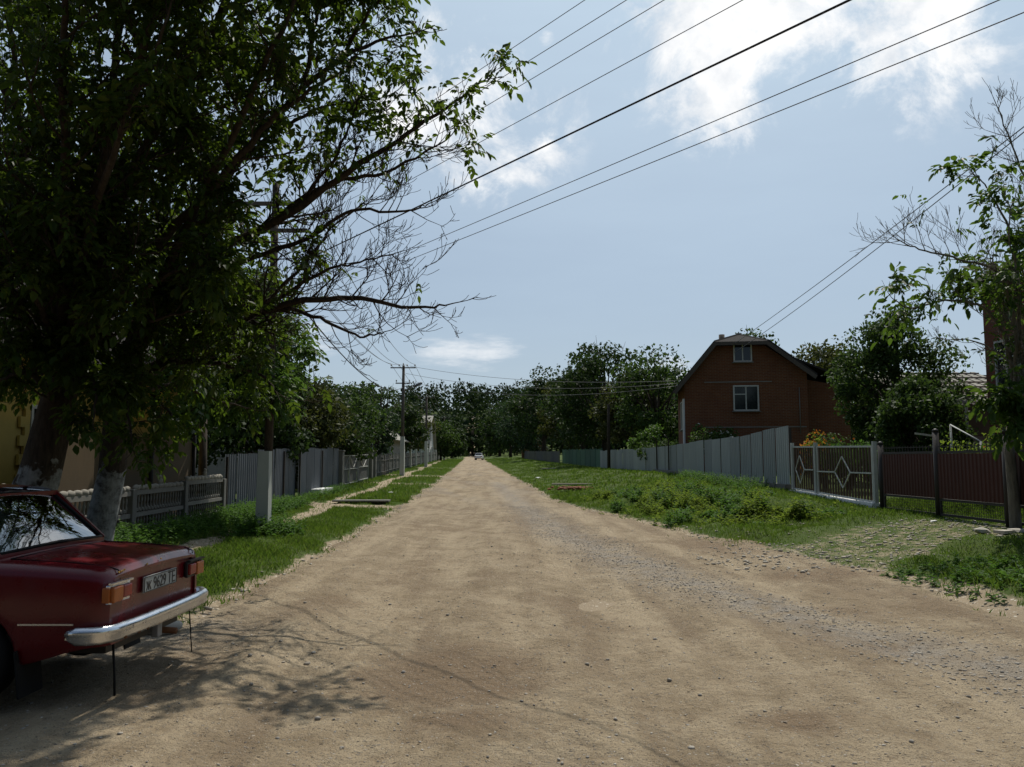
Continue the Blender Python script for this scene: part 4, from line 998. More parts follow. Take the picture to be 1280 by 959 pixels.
    q.add(vs, [(i * kk + (j + 1) % kk, i * kk + j, (i + 1) * kk + j, (i + 1) * kk + (j + 1) % kk) for i in range(len(pts) - 1) for j in range(kk)] + [tuple(range(kk)), tuple(reversed(range((len(pts) - 1) * kk, len(pts) * kk)))], 0, True)
    bo = q.build('bumper', M['chrome'], car)
    if plate:
        rr = random.Random(3); q = MB()
        for i in range(9):
            y = -.62 + i * .155 + rr.uniform(-.03, .03); q.blob((2.075 + rr.uniform(0, .008) - .01 * abs(y), y, .428 + rr.uniform(-.004, .012)), (.012, .02, .012), 0, i, .3)
        q.build('rust_scab', M['rust'], bo)
    q = MB(); q.tube([(-1.85, -.80, .47), (-2.0, -.72, .47), (-2.04, 0, .47), (-2.0, .72, .47), (-1.85, .80, .47)], .05, 8); q.build('bumper', M['chrome'], car)
    # lamps
    for sg in (-1, 1):
        q = MB(); q.rbox((1.994, sg * .605, .715), (.03, .275, .125), .008); q.bar((2.016, sg * .47, .786), (2.016, sg * .745, .786), .03, .012); lo = q.build('tail_lamp', M['chrome'] if sg < 0 else M['blackplastic'], car)
        q = MB(); q.rbox((2.014, sg * .668, .713), (.04, .135, .105), .01); q.rbox((1.985, sg * .742, .713), (.05, .022, .10), .008); q.build('indicator_lens', M['amber'], lo)
        q = MB(); q.rbox((2.012, sg * .534, .718), (.034, .12, .088), .01); q.build('brake_lens', M['redlens'], lo)
        q = MB(); q.lathe([(.09, 0), (.095, .02), (.08, .035), (.02, .05)], (-1.97, sg * .58, .70), 16, M=Matrix.Rotation(R(-90), 3, 'Y')); q.build('headlight', M['chrome'], car)
    # side trim, door handles
    for sg in (-1, 1):
        q = MB(); q.bar((-1.7, sg * .800, .535), (-1.65, sg * .801, .535), .01, .02)
        q.bar((-.95, sg * .806, .535), (.70, sg * .806, .535), .012, .018); q.bar((1.44, sg * .790, .535), (1.80, sg * .782, .535), .008, .011); q.build('trim_strip', M['chrome'], car)
        for xh in (.05, .92):
            q = MB(); q.rbox((xh, sg * .80, .80), (.15, .03, .025), .006); q.build('door_handle', M['chrome'], car)
        for xd in (-.62, .17, .98):
            q = MB(); q.tube([(xd, sg * .7985, .33), (xd, sg * .803, .56), (xd, sg * .796, .70), (xd, sg * .785, .84)], .004, 5); q.build('door_seam', M['rubber'], car)
    # wheels
    for xw in (-1.34, 1.08):
        for sg in (-1, 1):
            Mx = Matrix.Rotation(R(90) * sg * -1, 3, 'X')
            q = MB(); q.lathe([(.18, -.075), (.25, -.085), (.283, -.06), (.288, 0), (.283, .06), (.25, .085), (.18, .075)], (xw, sg * .68, .285), 26, M=Mx); wo = q.build('wheel', M['rubber'], car)
            q = MB(); q.lathe([(.185, .03), (.182, .078), (.165, .07), (.15, .03), (.09, .045), (.06, .075), (.02, .08)], (xw, sg * .68, .285), 22, M=Mx); q.build('rim', M['wheelsteel'], wo)
    # seats
    q = MB(); q.rbox((.80, 0, .72), (.16, 1.2, .55), .05, M=Matrix.Rotation(R(12), 3, 'Y')); q.rbox((.57, 0, .46), (.5, 1.2, .16), .05); q.box((1.02, 0, .925), (.34, 1.30, .02)); q.build('rear_seat', M['seat'], car)
    for sg in (-1, 1):
        q = MB(); q.rbox((-.05, sg * .34, .76), (.12, .5, .6), .05, M=Matrix.Rotation(R(12), 3, 'Y')); q.rbox((-.28, sg * .34, .46), (.45, .5, .16), .05); q.build('front_seat', M['seat'], car)
    if flaps:
        for sg in (-1, 1):
            q = MB(); q.box((1.46, sg * .68, .22), (.012, .26, .30), 0, Matrix.Rotation(R(-8), 3, 'Y')); q.build('mud_flap', M['rubber'], car)
            q = MB(); q.tube([(1.95, sg * (.56 if sg < 0 else .66), .40), (1.97, sg * (.56 if sg < 0 else .66), .2), (1.985, sg * (.57 if sg < 0 else .66), .03)], .008 if sg < 0 else .005, 6); q.build('earthing_strap', M['rubber'], car)
        q = MB(); q.tube([(1.3, .28, .30), (1.8, .25, .30), (2.03, .25, .285)], .024, 10); q.build('exhaust_pipe', M['rust'], car)
        q = MB(); q.rbox((2.0, -.02, .36), (.05, .075, .12), .008); q.build('towing_eye', M['wheelsteel'], car)
    if plate:
        q = MB(); q.rbox((1.992, .02, .705), (.012, .53, .115), .003, M=Matrix.Rotation(R(0), 3, 'Y')); po = q.build('number_plate', M['whitepaint'], car)
        q = MB()
        for z in (-.052, .052): q.bar((2.0, -.24, .705 + z), (2.0, .28, .705 + z), .004, .004)
        for y in (-.24, .28): q.bar((2.0, y, .653), (2.0, y, .757), .004, .004, up=X)
        q.build('plate_border', M['ink'], po)
        cu = bpy.data.curves.new('plate_text', 'FONT'); cu.body = plate; cu.size = .125; cu.align_x = 'CENTER'; cu.align_y = 'CENTER'; cu.extrude = .001; cu.space_character = .95
        to = bpy.data.objects.new('plate_text', cu); COL.objects.link(to); dg = bpy.context.evaluated_depsgraph_get()
        me = bpy.data.meshes.new_from_object(to.evaluated_get(dg)); bpy.data.objects.remove(to)
        co = np.array([v.co for v in me.vertices]); mn, mx2 = co.min(0), co.max(0)
        for v in me.vertices:
            u = (v.co.x - (mn[0] + mx2[0]) / 2) / (mx2[0] - mn[0]) * .47; h_ = (v.co.y - (mn[1] + mx2[1]) / 2) / (mx2[1] - mn[1]) * .088
            v.co = Vector((2.0 + v.co.z, .02 + u, .705 + h_))
        me.materials.clear(); me.materials.append(M['ink']); link_mesh('plate_lettering', me, po)
        q = MB()
        for i, (y, z) in enumerate(((-.60, .845), (-.575, .848), (-.55, .850), (-.525, .852), (.02, .862), (-.2, .85))): q.blob((1.992, y, z), (.006, .009, .008), 0, i, .3)
        q.build('gold_dots', M['gold'], car)  # small gold-coloured dots on the tail below the boot edge
    return car
cx, cy = -2.60, 6.09; ang = math.atan2(-.02, 1)
car = make_car('dark red old saloon car parked with its tail to the road under the walnut trees', M['redpaint'], (cx - 2.03 * math.cos(ang), cy - 2.03 * math.sin(ang), .02), ang, M['carglass'], 'ж 9629 ТЕ')
pp = W(1.45, 160); make_car('small pale car far away at the end of the dirt road', M['whitecar'], (pp.x, pp.y, Hs(pp.x, pp.y) + .07), R(-93), M['pane'], None, False)
# sheet of paper on the parcel shelf
m_ = MB(); m_.add([(-.14, -.12, 0), (.12, -.16, .0), (.15, .11, .10), (-.1, .15, .08), (-.14, -.12, -.004), (.12, -.16, -.004), (.15, .11, .096), (-.1, .15, .076)], [(0, 1, 2, 3), (7, 6, 5, 4), (0, 4, 5, 1), (2, 6, 7, 3), (1, 5, 6, 2), (3, 7, 4, 0)])
Mc = Matrix.Translation(car.location) @ Matrix.Rotation(ang, 4, 'Z'); pt = Mc @ Vector((1.03, -.30, .945))
tag(m_.build('paper_sheet', M['paper'], None, pt), 'crumpled white paper lying inside the red car behind the rear window', 'paper')

# ------------------------------------------------------------------ walnut trees
class Tree:
    dens = staticmethod(lambda p: 1.0)   # how leafy the crown is at a place: walnuts leaf out unevenly
    def __init__(s, seed):
        s.r = random.Random(seed); s.nr = np.random.default_rng(seed); s.br = MB(); s.P = []; s.A = []; s.N = []; s.L = []; s.Wd = []
    def rv(s): return Vector((s.r.gauss(0, 1), s.r.gauss(0, 1), s.r.gauss(0, 1))).normalized()
    def compound(s, p, d, size):             # walnut leaf: drooping stalk with 5-7 leaflets
        if s.r.random() > s.dens(p): return
        size *= s.r.uniform(.6, 1.25)
        n = s.r.choice((5, 5, 7)); L = size * s.r.uniform(1.6, 2.4); k = (n - 1) // 2
        d = (d + Vector((0, 0, -.25)) + s.rv() * .35).normalized(); up = s.rv() * .5 + Vector((0, 0, 1)); side = d.cross(up).normalized(); nn = side.cross(d)
        for i in range(k):
            f = .35 + .55 * (i / k); q = p + d * (L * f) + Vector((0, 0, -.25 * L * f * f))
            for sg in (-1, 1):
                a = (d * .55 + side * sg * .8 + Vector((0, 0, -.45 - .25 * s.r.random())) + s.rv() * .2)
                s.leaf(q, a, nn + s.rv() * .45, size * (.62 + .38 * f) * s.r.uniform(.8, 1.15))
        q = p + d * L + Vector((0, 0, -.25 * L)); s.leaf(q, d + Vector((0, 0, -.7)) + s.rv() * .2, nn + s.rv() * .3, size * 1.2)
    def leaf(s, p, a, n, L):
        s.P.append(p[:]); s.A.append(a[:]); s.N.append(n[:]); s.L.append(L); s.Wd.append(L * s.r.uniform(.42, .55))
    def grow(s, p, d, L, r, depth, leafy, size, curl=.19):
        n = 4 if depth else 3; pts = [p]; d = d.normalized(); rad = [r]
        for i in range(n):
            d = (d + s.rv() * curl + Vector((0, 0, .14 if depth else .22))).normalized(); p = p + d * (L / n); pts.append(p); rad.append(max(.0034, r * (1 - .75 * (i + 1) / n)))
        s.br.tube(pts, rad, 5 if r > .015 else 4 if r > .006 else 3, 0, False)
        if depth > 0:
            k = s.r.randint(3, 5) if depth > 1 else s.r.randint(3, 4)
            for i in range(k):
                f = s.r.uniform(.25, 1.0); j = min(n - 1, int(f * n)); q = pts[j].lerp(pts[j + 1], f * n - j)
                dd = (pts[j + 1] - pts[j]).normalized(); pr = (s.rv()); pr = (pr - dd * pr.dot(dd)).normalized()
                s.grow(q, dd * .9 + pr * .75, L * s.r.uniform(.4, .7), r * .55, depth - 1, leafy, size, curl)
        if s.r.random() < leafy:
            for i in range(s.r.randint(2, 4)):
                f = s.r.uniform(.55, 1.0) if i else 1.0; j = min(n - 1, int(f * n)); q = pts[j].lerp(pts[min(n, j + 1)], f * n - j)
                s.compound(q, (d * .6 + s.rv()), size)
    def limb(s, pts, r0, r1, leafy, size, every=.42, slen=1.1, start=.15, depth=2):
        pts = [Vector(p) for p in pts]; fine = []
        for i in range(len(pts) - 1):
            p0, p1, p2, p3 = pts[max(0, i - 1)], pts[i], pts[i + 1], pts[min(len(pts) - 1, i + 2)]
            for k in range(6):
                u = k / 6; fine.append(.5 * ((2 * p1) + (p2 - p0) * u + (2 * p0 - 5 * p1 + 4 * p2 - p3) * u * u + (3 * p1 - p0 - 3 * p2 + p3) * u ** 3) + s.rv() * .018)
        fine.append(pts[-1]); n = len(fine)
        rad = [r0 + (r1 - r0) * (i / (n - 1)) ** .7 for i in range(n)]
        s.br.tube(fine, rad, 9 if r0 > .06 else 7)
        Ltot = sum((fine[i + 1] - fine[i]).length for i in range(n - 1)); acc = 0; nxt = Ltot * start
        for i in range(n - 1):
            sl_ = (fine[i + 1] - fine[i]).length
            while acc + sl_ > nxt:
                f = nxt / Ltot; q = fine[i].lerp(fine[i + 1], (nxt - acc) / sl_); dd = (fine[i + 1] - fine[i]).normalized(); pr = s.rv(); pr = (pr - dd * pr.dot(dd)).normalized()
                lf = leafy(f) if callable(leafy) else leafy
                s.grow(q, dd * .7 + pr * .8, slen * s.r.uniform(.6, 1.25) * (1 - .35 * f), max(.008, rad[i] * .38), depth, lf, size)
                nxt += every * s.r.uniform(.6, 1.4)
            acc += sl_
        lf = leafy(1) if callable(leafy) else leafy
        s.grow(fine[-1], fine[-1] - fine[-3], slen * .5, r1, 1, lf, size)
    def finish(s, root, bark, leaf, extra=None):
        o = root.location
        s.br.v = [(a - o.x, b - o.y, c - o.z) for a, b, c in s.br.v]
        s.br.build('trunk', bark, root)
        P = np.array(s.P) - np.array(o[:])
        link_mesh('crown', leaf_me('crown', P, s.A, s.N, s.L, s.Wd, leaf), root)
        print('tree leaves', len(s.P))
def pl(*a): return [at(*q) for q in a]

LS = .104
def thin_side(p):                            # the road side is half dead: bare twigs low down, leaf sprays at the top
    if p.y < 9.0 and p.z > 6.2: return 1
    k = 1 - float(sst(-3.7, -2.2, p.x)) * (.93 if p.z < 5.0 else .93 - .55 * float(sst(5.0, 5.7, p.z)))
    return k * (.92 + .4 * math.sin(p.x * 3.1 + p.z * 2.3) * math.sin(p.y * 2.7 + p.z * 1.9))
M['rightleaf'] = leafmat('right_walnut_leaf', [(.022, .05, .01), (.035, .07, .013), (.05, .09, .018)], (.13, .22, .02), tmix=.42)
# tree nearer the fence (right hand trunk)
T = Tree(5); T.dens = lambda p: thin_side(p); base = Vector((-5.62, 11.0, 0)); base.z = Hs(base.x, base.y)
tb = at(150, 490, 11)
T.br.tube([base + Vector((-.12, 0, -.3)), base + Vector((-.06, 0, .25)), at(126, 655, 11), at(140, 590, 11), tb, at(160, 440, 11)], [.33, .23, .19, .175, .17, .14], 14)
full = .78
def lf(a, b, c): return lambda f: a if f < c else b
T.limb([tb] + pl((235, 430, 10.5), (330, 388, 10), (425, 372, 9.5), (500, 384, 9.3), (556, 382, 9.2)), .085, .01, lf(.7, .09, .36), LS, .15, .8)
T.limb([at(158, 455, 11)] + pl((255, 330, 10.2), (360, 268, 9.6), (450, 205, 9.2), (520, 160, 9), (586, 114, 8.8)), .09, .012, lf(.7, .4, .45), LS, .28, .7)
T.limb([at(160, 445, 11)] + pl((260, 260, 10.2), (350, 140, 9.6), (430, 70, 9.2), (500, 45, 9)), .085, .012, lf(.75, .7, .5), LS, .32, .8)
T.limb(pl((300, 305, 10), (400, 235, 9.6), (480, 215, 9.3), (550, 180, 9.0)), .05, .01, lf(.5, .4, .5), LS, .18, .75)
T.limb(pl((290, 330, 10.1), (380, 300, 9.7), (440, 265, 9.5), (505, 265, 9.3), (535, 255, 9.2)), .04, .007, lf(.4, .08, .4), LS, .16, .75)
T.limb(pl((240, 425, 10.5), (340, 388, 10.0), (400, 398, 9.6), (450, 420, 9.4), (480, 415, 9.3)), .045, .007, lf(.4, .03, .3), LS, .16, .8)
T.limb(pl((330, 385, 10), (400, 340, 9.7), (440, 330, 9.5), (490, 318, 9.4)), .03, .007, lf(.25, .12, .5), LS, .16, .75)
T.limb(pl((360, 270, 9.6), (410, 210, 9.4), (440, 150, 9.3), (460, 90, 9.2)), .03, .007, lf(.3, .5, .6), LS, .28, .7)
T.limb(pl((300, 200, 10), (370, 150, 9.6), (420, 130, 9.5), (470, 125, 9.3)), .035, .007, lf(.25, .3, .6), LS, .16, .85)
T.limb(pl((330, 380, 10.4), (390, 320, 10.2), (420, 280, 10.0), (460, 250, 10)), .03, .006, .15, LS, .16, .85)
T.limb([at(160, 440, 11)] + pl((200, 280, 10.6), (245, 120, 10.3), (290, -30, 10), (330, -160, 9.8)), .09, .015, .75, LS, .36, 1.15)
T.limb([at(155, 460, 11)] + pl((215, 320, 9.6), (285, 180, 8.4), (350, 40, 7.6), (395, -60, 7.3)), .075, .012, lf(.6, .85, .5), LS, .36, .85)
T.limb([tb] + pl((210, 455, 10.6), (275, 455, 10.2), (325, 470, 9.9), (345, 490, 9.8)), .06, .01, .75, LS, .32, .7)
T.limb([tb] + pl((190, 470, 11.3), (240, 420, 12.2), (310, 400, 13), (340, 420, 13.6)), .07, .012, full, LS, .32, 1.0)
T.limb([tb] + pl((110, 400, 11.6), (60, 330, 12.2), (10, 250, 12.6)), .08, .015, full, LS, .34, 1.15)
T.limb([at(160, 440, 11)] + pl((190, 330, 12), (240, 240, 13), (300, 180, 13.8)), .08, .015, .8, LS, .34, 1.15)
T.limb([at(150, 500, 11)] + pl((185, 490, 10.4), (205, 510, 9.9), (225, 530, 9.7)), .04, .008, full, LS, .3, .55)
T.limb([at(150, 500, 11)] + pl((150, 470, 10), (160, 510, 9.2), (165, 555, 9.0)), .04, .008, full, LS, .3, .45)
T.limb([at(150, 500, 11)] + pl((215, 480, 11.8), (270, 500, 12.4), (310, 510, 12.8)), .05, .008, full, LS, .28, .75)
T.limb([at(430, 70, 9.2), Vector((-1.7, 8.8, 6.7)), Vector((-1.2, 8.2, 6.95)), Vector((-.9, 7.6, 7.1))], .03, .008, .95, LS, .2, .75, .05)
T.limb([at(380, 110, 9.4), Vector((-2.2, 8.7, 6.8)), Vector((-1.7, 7.8, 7.0)), Vector((-1.5, 7.2, 7.1))], .03, .008, .95, LS, .2, .8, .05)
wr = thing('walnut_tree', 'dark walnut tree with a whitewashed trunk and long bare twigs reaching over the road', 'tree', base)
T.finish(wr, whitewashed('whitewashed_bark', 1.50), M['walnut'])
# tree nearer the camera
T = Tree(8); T.dens = lambda p: thin_side(p); base = Vector((-6.15, 10.0, 0)); base.z = Hs(base.x, base.y)
tb = at(78, 480, 10)
T.br.tube([base + Vector((-.25, 0, -.3)), base + Vector((-.15, 0, .3)), at(48, 600, 10), at(66, 530, 10), tb, at(88, 420, 10)], [.40, .29, .245, .22, .19, .15], 14)
T.limb([tb] + pl((95, 330, 9.7), (125, 180, 9.3), (150, 30, 9), (165, -150, 8.8)), .11, .02, full, LS, .36, 1.3)
T.limb([tb] + pl((170, 340, 9.4), (270, 230, 8.8), (350, 140, 8.5), (420, 95, 8.3)), .09, .012, lambda f: .92 if f < .7 else .6, LS, .36, 1.0)
T.limb([tb] + pl((50, 350, 10), (-20, 230, 10), (-110, 120, 10)), .09, .015, full, LS, .36, 1.3)
T.limb([tb] + pl((105, 320, 8.6), (150, 170, 7.4), (210, 20, 6.8)), .08, .012, full, LS, .36, .9)
T.limb([tb] + pl((20, 380, 9), (-70, 290, 8.2), (-180, 210, 7.6)), .08, .012, full, LS, .36, 1.2)
T.limb([tb] + pl((120, 350, 11), (170, 230, 12), (230, 120, 13)), .09, .012, full, LS, .36, 1.2)
T.limb([tb] + pl((40, 400, 11.4), (-10, 300, 12.6), (-40, 180, 13.4)), .09, .012, full, LS, .36, 1.2)
T.limb([tb] + pl((130, 400, 9.3), (200, 350, 8.8), (270, 320, 8.5)), .06, .01, full, LS, .34, .9)
T.limb([at(72, 510, 10)] + pl((45, 470, 9.2), (15, 470, 8.7), (-10, 480, 8.6)), .05, .008, full, LS, .3, .5)
T.limb([at(72, 510, 10)] + pl((40, 470, 10.6), (10, 470, 11), (-30, 470, 11.3)), .05, .008, full, LS, .3, .5)
T.limb([at(75, 500, 10)] + pl((110, 470, 9.4), (120, 495, 8.9), (118, 520, 8.8)), .04, .008, full, LS, .3, .45)
T.limb([tb] + pl((60, 300, 9), (20, 150, 8.2), (-40, 30, 7.8)), .08, .012, full, LS, .36, 1.1)
T.limb([tb] + pl((150, 250, 8.8), (260, 50, 8.0), (330, -120, 7.6), (380, -230, 7.3)), .08, .012, full, LS, .3, 1.0)
T.limb([tb] + pl((120, 240, 8.4), (190, 20, 7.2), (250, -220, 6.5), (300, -420, 6.0)), .08, .012, full, LS, .3, 1.1)
T.limb([tb] + pl((80, 240, 8.2), (80, 20, 7.0), (90, -250, 6.2)), .08, .012, full, LS, .3, 1.1)
T.limb([tb] + pl((50, 300, 9.6), (25, 160, 9.3), (15, 30, 9), (5, -80, 9)), .08, .012, full, LS, .3, 1.0)
T.limb([tb] + pl((90, 300, 10.8), (80, 150, 11.5), (60, 40, 12)), .07, .012, full, LS, .32, 1.1)
T.limb([tb] + pl((110, 300, 9.4), (180, 150, 9.0), (240, 40, 8.8), (290, -60, 8.6)), .07, .012, full, LS, .32, 1.0)
T.limb([at(150, 30, 9), Vector((-3.6, 8.0, 6.8)), Vector((-2.7, 7.3, 6.9)), Vector((-2.0, 6.7, 7.0))], .05, .01, .95, LS, .22, 1.0, .05)
T.limb([at(150, 30, 9), Vector((-4.2, 7.6, 6.6)), Vector((-3.4, 6.6, 6.6)), Vector((-2.8, 6.0, 6.7))], .05, .01, .95, LS, .22, 1.0, .05)
T.limb([tb] + pl((60, 410, 9), (30, 340, 8.2), (5, 290, 7.8)), .06, .01, full, LS, .32, 1.0)
T.limb([tb] + pl((30, 420, 10.6), (-10, 360, 11), (-60, 330, 11.5)), .06, .01, full, LS, .32, 1.1)
T.limb([tb] + pl((140, 410, 9.6), (190, 400, 9.2), (240, 390, 9.0)), .06, .01, full, LS, .32, .9)
wr = thing('walnut_tree', 'big dark walnut tree with a thick leaning whitewashed trunk above the red car', 'tree', base)
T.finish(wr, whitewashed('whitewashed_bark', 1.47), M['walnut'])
# lighter tree behind the concrete stub
T = Tree(21); base = Vector((-8.6, 22.3, 0)); base.z = Hs(base.x, base.y)
tb = base + Vector((0, 0, 2.6))
T.br.tube([base + Vector((0, 0, -.3)), base + Vector((.03, 0, 1)), tb], [.15, .12, .10], 9)
for px, py, Y in ((270, 350, 18), (330, 370, 17.6), (365, 420, 17.5), (345, 480, 17), (300, 430, 17), (250, 420, 18), (220, 470, 18), (370, 455, 18.3), (300, 380, 19), (340, 500, 17.3), (255, 510, 17.2), (200, 400, 19), (230, 355, 19), (310, 505, 17)):
    e = at(px, py, Y); T.limb([tb, tb.lerp(e, .5) + Vector((0, 0, .5)), e], .05, .008, .97, .13, .28, .75, .25)
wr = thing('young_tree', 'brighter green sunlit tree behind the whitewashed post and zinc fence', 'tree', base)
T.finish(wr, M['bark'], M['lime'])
# tree on the right by the maroon gate
T = Tree(33); T.dens = lambda p: .05 if 2.8 < p.z < 4.4 and p.x > 7.3 else (.75 if p.z <= 2.8 else .5); base = at(1270, 662, 14.55); base.z = Hs(base.x, base.y)
tb = at(1262, 565, 14.5)
T.br.tube([base + Vector((.02, 0, -.3)), base + Vector((0, 0, .05)), at(1267, 615, 14.55), tb, at(1266, 510, 14.5)], [.125, .10, .095, .085, .07], 11)
tc = at(1268, 515, 14.5)
T.limb([tc] + pl((1262, 440, 14.3), (1235, 390, 14), (1190, 375, 13.8), (1140, 385, 13.6), (1118, 375, 13.5)), .045, .008, lf(.6, .4, .6), .14, .3, .6)
T.limb([tc] + pl((1270, 420, 14), (1250, 345, 13.6), (1200, 325, 13.3), (1150, 312, 13.1), (1120, 298, 13)), .045, .007, lf(.45, .02, .4), .14, .15, .8)
T.limb([tc] + pl((1275, 400, 14), (1265, 300, 13.6), (1240, 245, 13.3), (1215, 215, 13.1)), .045, .007, lf(.45, .6, .8), .14, .28, .5)
T.limb([tc] + pl((1290, 380, 14), (1290, 260, 13.7), (1268, 190, 13.4), (1245, 130, 13.2)), .045, .007, lf(.4, .012, .45), .14, .17, .75)
T.limb([tc] + pl((1300, 420, 14.5), (1340, 300, 14.6), (1380, 200, 14.6)), .06, .01, .6, .14, .45, .8)
T.limb([tc] + pl((1260, 500, 14.2), (1250, 480, 14), (1250, 525, 13.8)), .03, .006, .95, .15, .2, .4)
T.limb([tc] + pl((1275, 470, 14), (1230, 430, 14.1), (1190, 425, 14.1)), .035, .006, .65, .14, .25, .5)
T.limb([tc] + pl((1290, 440, 13.6), (1285, 360, 13), (1260, 300, 12.6), (1270, 240, 12.4)), .04, .006, .4, .14, .3, .55)
T.limb([tc] + pl((1275, 440, 14.6), (1250, 370, 15), (1225, 345, 15.2)), .03, .006, .4, .14, .3, .55)
T.limb([tc] + pl((1310, 480, 13.9), (1350, 460, 13), (1380, 440, 12)), .05, .006, .7, .14, .36, .8)
wr = thing('walnut_tree', 'slender walnut tree with a pale straight trunk in front of the maroon gate', 'tree', base)
T.finish(wr, M['bark_grey'], M['rightleaf'])
# ------------------------------------------------------------------ garden and roadside trees
def crown_tree(name, label, x, y, h, wd, mat, seed, nclump=34, per=150, ls=.22, low=.18, bark=None, group=None, thin=1.0, elong=1.0, trunk_r=None):
    r = np.random.default_rng(seed); rr = random.Random(seed); z0 = Hs(x, y)
    root = thing(name, label, 'tree', (x, y, z0), 0, group)
    ch = h * (1 - low); cz = h * low + ch * .52
    c = []
    for i in range(nclump):
        d = unit(r.normal(size=3)); k = r.uniform(.25, 1.0) ** .5
        shape = 1.0 - .35 * max(0, d[2]) ** 2
        c.append(np.array([d[0] * wd / 2 * k * shape, d[1] * wd / 2 * k * shape, cz + d[2] * ch / 2 * k * elong]))
    c = np.array(c); rad = r.uniform(.10, .24, nclump) * wd * thin ** .3
    n = int(nclump * per * thin); idx = r.integers(0, nclump, n)
    dd = unit(r.normal(size=(n, 3))); kk = r.uniform(.2, 1, n) ** .5
    P = c[idx] + dd * (rad[idx] * kk)[:, None] * np.array([1, 1, .8])
    A = unit(r.normal(size=(n, 3)) + np.array([0, 0, -.5])); N = unit(r.normal(size=(n, 3)) * .8 + dd * .5 + np.array([0, 0, .8]))
    L = ls * r.uniform(.6, 1.3, n)
    m_ = MB(); tr = trunk_r or h * .022
    lean = Vector((rr.uniform(-.3, .3), rr.uniform(-.3, .3), 0))
    top = Vector((0, 0, cz)) + lean
    m_.tube([(0, 0, -.3), Vector((0, 0, cz * .4)) + lean * .3, top, Vector((0, 0, h * .93)) + lean], [tr * 1.4, tr, tr * .6, tr * .15], 8)
    for i in range(min(nclump, 22)):
        f = rr.uniform(.3, .9); b = Vector((0, 0, cz * f)) + lean * f; e = Vector(c[i]); mid = b.lerp(e, .5) + Vector((0, 0, .04 * h))
        m_.tube([b, mid, e, e + (e - mid).normalized() * rad[i] * rr.uniform(.6, 1.25)], [tr * .45, tr * .3, tr * .14, tr * .04], 5)
    m_.build('trunk', bark or M['bark'], root)
    link_mesh('crown', leaf_me('crown', P, A, N, L, L * r.uniform(.5, .75, n), mat, True), root)
    return root
def ct(label, s, y, top_py, wd, mat, seed, name='garden_tree', **k):
    x = s - .05 * y; zt = CAM_Z + (575 - top_py) / 1000 * y
    return crown_tree(name, label, x, y, zt - Hs(x, y), wd, mat, seed, **k)
D_, MI, LI = M['darkleaf'], M['midleaf'], M['lime']
GR, GLf, GRf = 'tall trees behind the pale fence', 'trees behind the left fences', 'trees along the far right of the road'
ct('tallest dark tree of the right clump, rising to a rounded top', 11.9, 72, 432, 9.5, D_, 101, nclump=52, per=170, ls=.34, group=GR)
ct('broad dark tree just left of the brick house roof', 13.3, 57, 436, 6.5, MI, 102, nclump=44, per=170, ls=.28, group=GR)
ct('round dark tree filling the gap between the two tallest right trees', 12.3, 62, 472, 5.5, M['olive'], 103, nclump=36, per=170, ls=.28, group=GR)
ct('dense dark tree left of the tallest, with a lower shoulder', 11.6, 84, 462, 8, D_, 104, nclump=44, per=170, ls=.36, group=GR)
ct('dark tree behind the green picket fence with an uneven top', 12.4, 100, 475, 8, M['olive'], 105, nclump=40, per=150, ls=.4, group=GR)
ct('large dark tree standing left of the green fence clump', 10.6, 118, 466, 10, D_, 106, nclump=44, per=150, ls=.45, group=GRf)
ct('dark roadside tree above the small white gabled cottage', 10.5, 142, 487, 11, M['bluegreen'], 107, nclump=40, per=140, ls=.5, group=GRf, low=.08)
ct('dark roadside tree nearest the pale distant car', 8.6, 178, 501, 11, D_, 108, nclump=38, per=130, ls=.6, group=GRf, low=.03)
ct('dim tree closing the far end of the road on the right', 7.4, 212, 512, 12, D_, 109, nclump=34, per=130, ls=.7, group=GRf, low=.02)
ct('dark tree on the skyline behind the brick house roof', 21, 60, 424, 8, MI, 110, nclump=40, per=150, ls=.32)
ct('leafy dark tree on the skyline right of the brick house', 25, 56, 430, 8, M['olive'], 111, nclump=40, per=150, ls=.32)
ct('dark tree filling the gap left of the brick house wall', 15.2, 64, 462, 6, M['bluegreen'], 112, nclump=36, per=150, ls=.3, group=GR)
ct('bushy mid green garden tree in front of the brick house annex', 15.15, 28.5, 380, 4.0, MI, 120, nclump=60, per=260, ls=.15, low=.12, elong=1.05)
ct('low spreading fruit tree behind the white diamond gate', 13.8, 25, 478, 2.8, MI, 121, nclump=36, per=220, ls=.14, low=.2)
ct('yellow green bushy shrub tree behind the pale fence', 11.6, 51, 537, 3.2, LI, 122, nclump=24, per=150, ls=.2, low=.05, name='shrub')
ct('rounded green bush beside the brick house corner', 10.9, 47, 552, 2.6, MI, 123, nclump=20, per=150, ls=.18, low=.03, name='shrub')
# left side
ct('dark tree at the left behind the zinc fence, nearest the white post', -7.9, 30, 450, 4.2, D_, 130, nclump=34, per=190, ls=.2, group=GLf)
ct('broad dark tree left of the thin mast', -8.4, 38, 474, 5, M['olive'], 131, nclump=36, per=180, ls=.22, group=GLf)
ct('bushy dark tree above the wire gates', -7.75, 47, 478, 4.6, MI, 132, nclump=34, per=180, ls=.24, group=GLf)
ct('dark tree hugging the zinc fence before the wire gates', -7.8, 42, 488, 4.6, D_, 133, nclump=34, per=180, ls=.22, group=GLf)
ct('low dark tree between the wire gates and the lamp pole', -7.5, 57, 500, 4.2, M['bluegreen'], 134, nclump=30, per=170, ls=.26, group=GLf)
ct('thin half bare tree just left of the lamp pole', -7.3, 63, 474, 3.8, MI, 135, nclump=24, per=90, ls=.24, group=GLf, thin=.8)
ct('dark tree right behind the lamp pole', -7.4, 82, 503, 5.5, D_, 136, nclump=30, per=150, ls=.34, group=GLf)
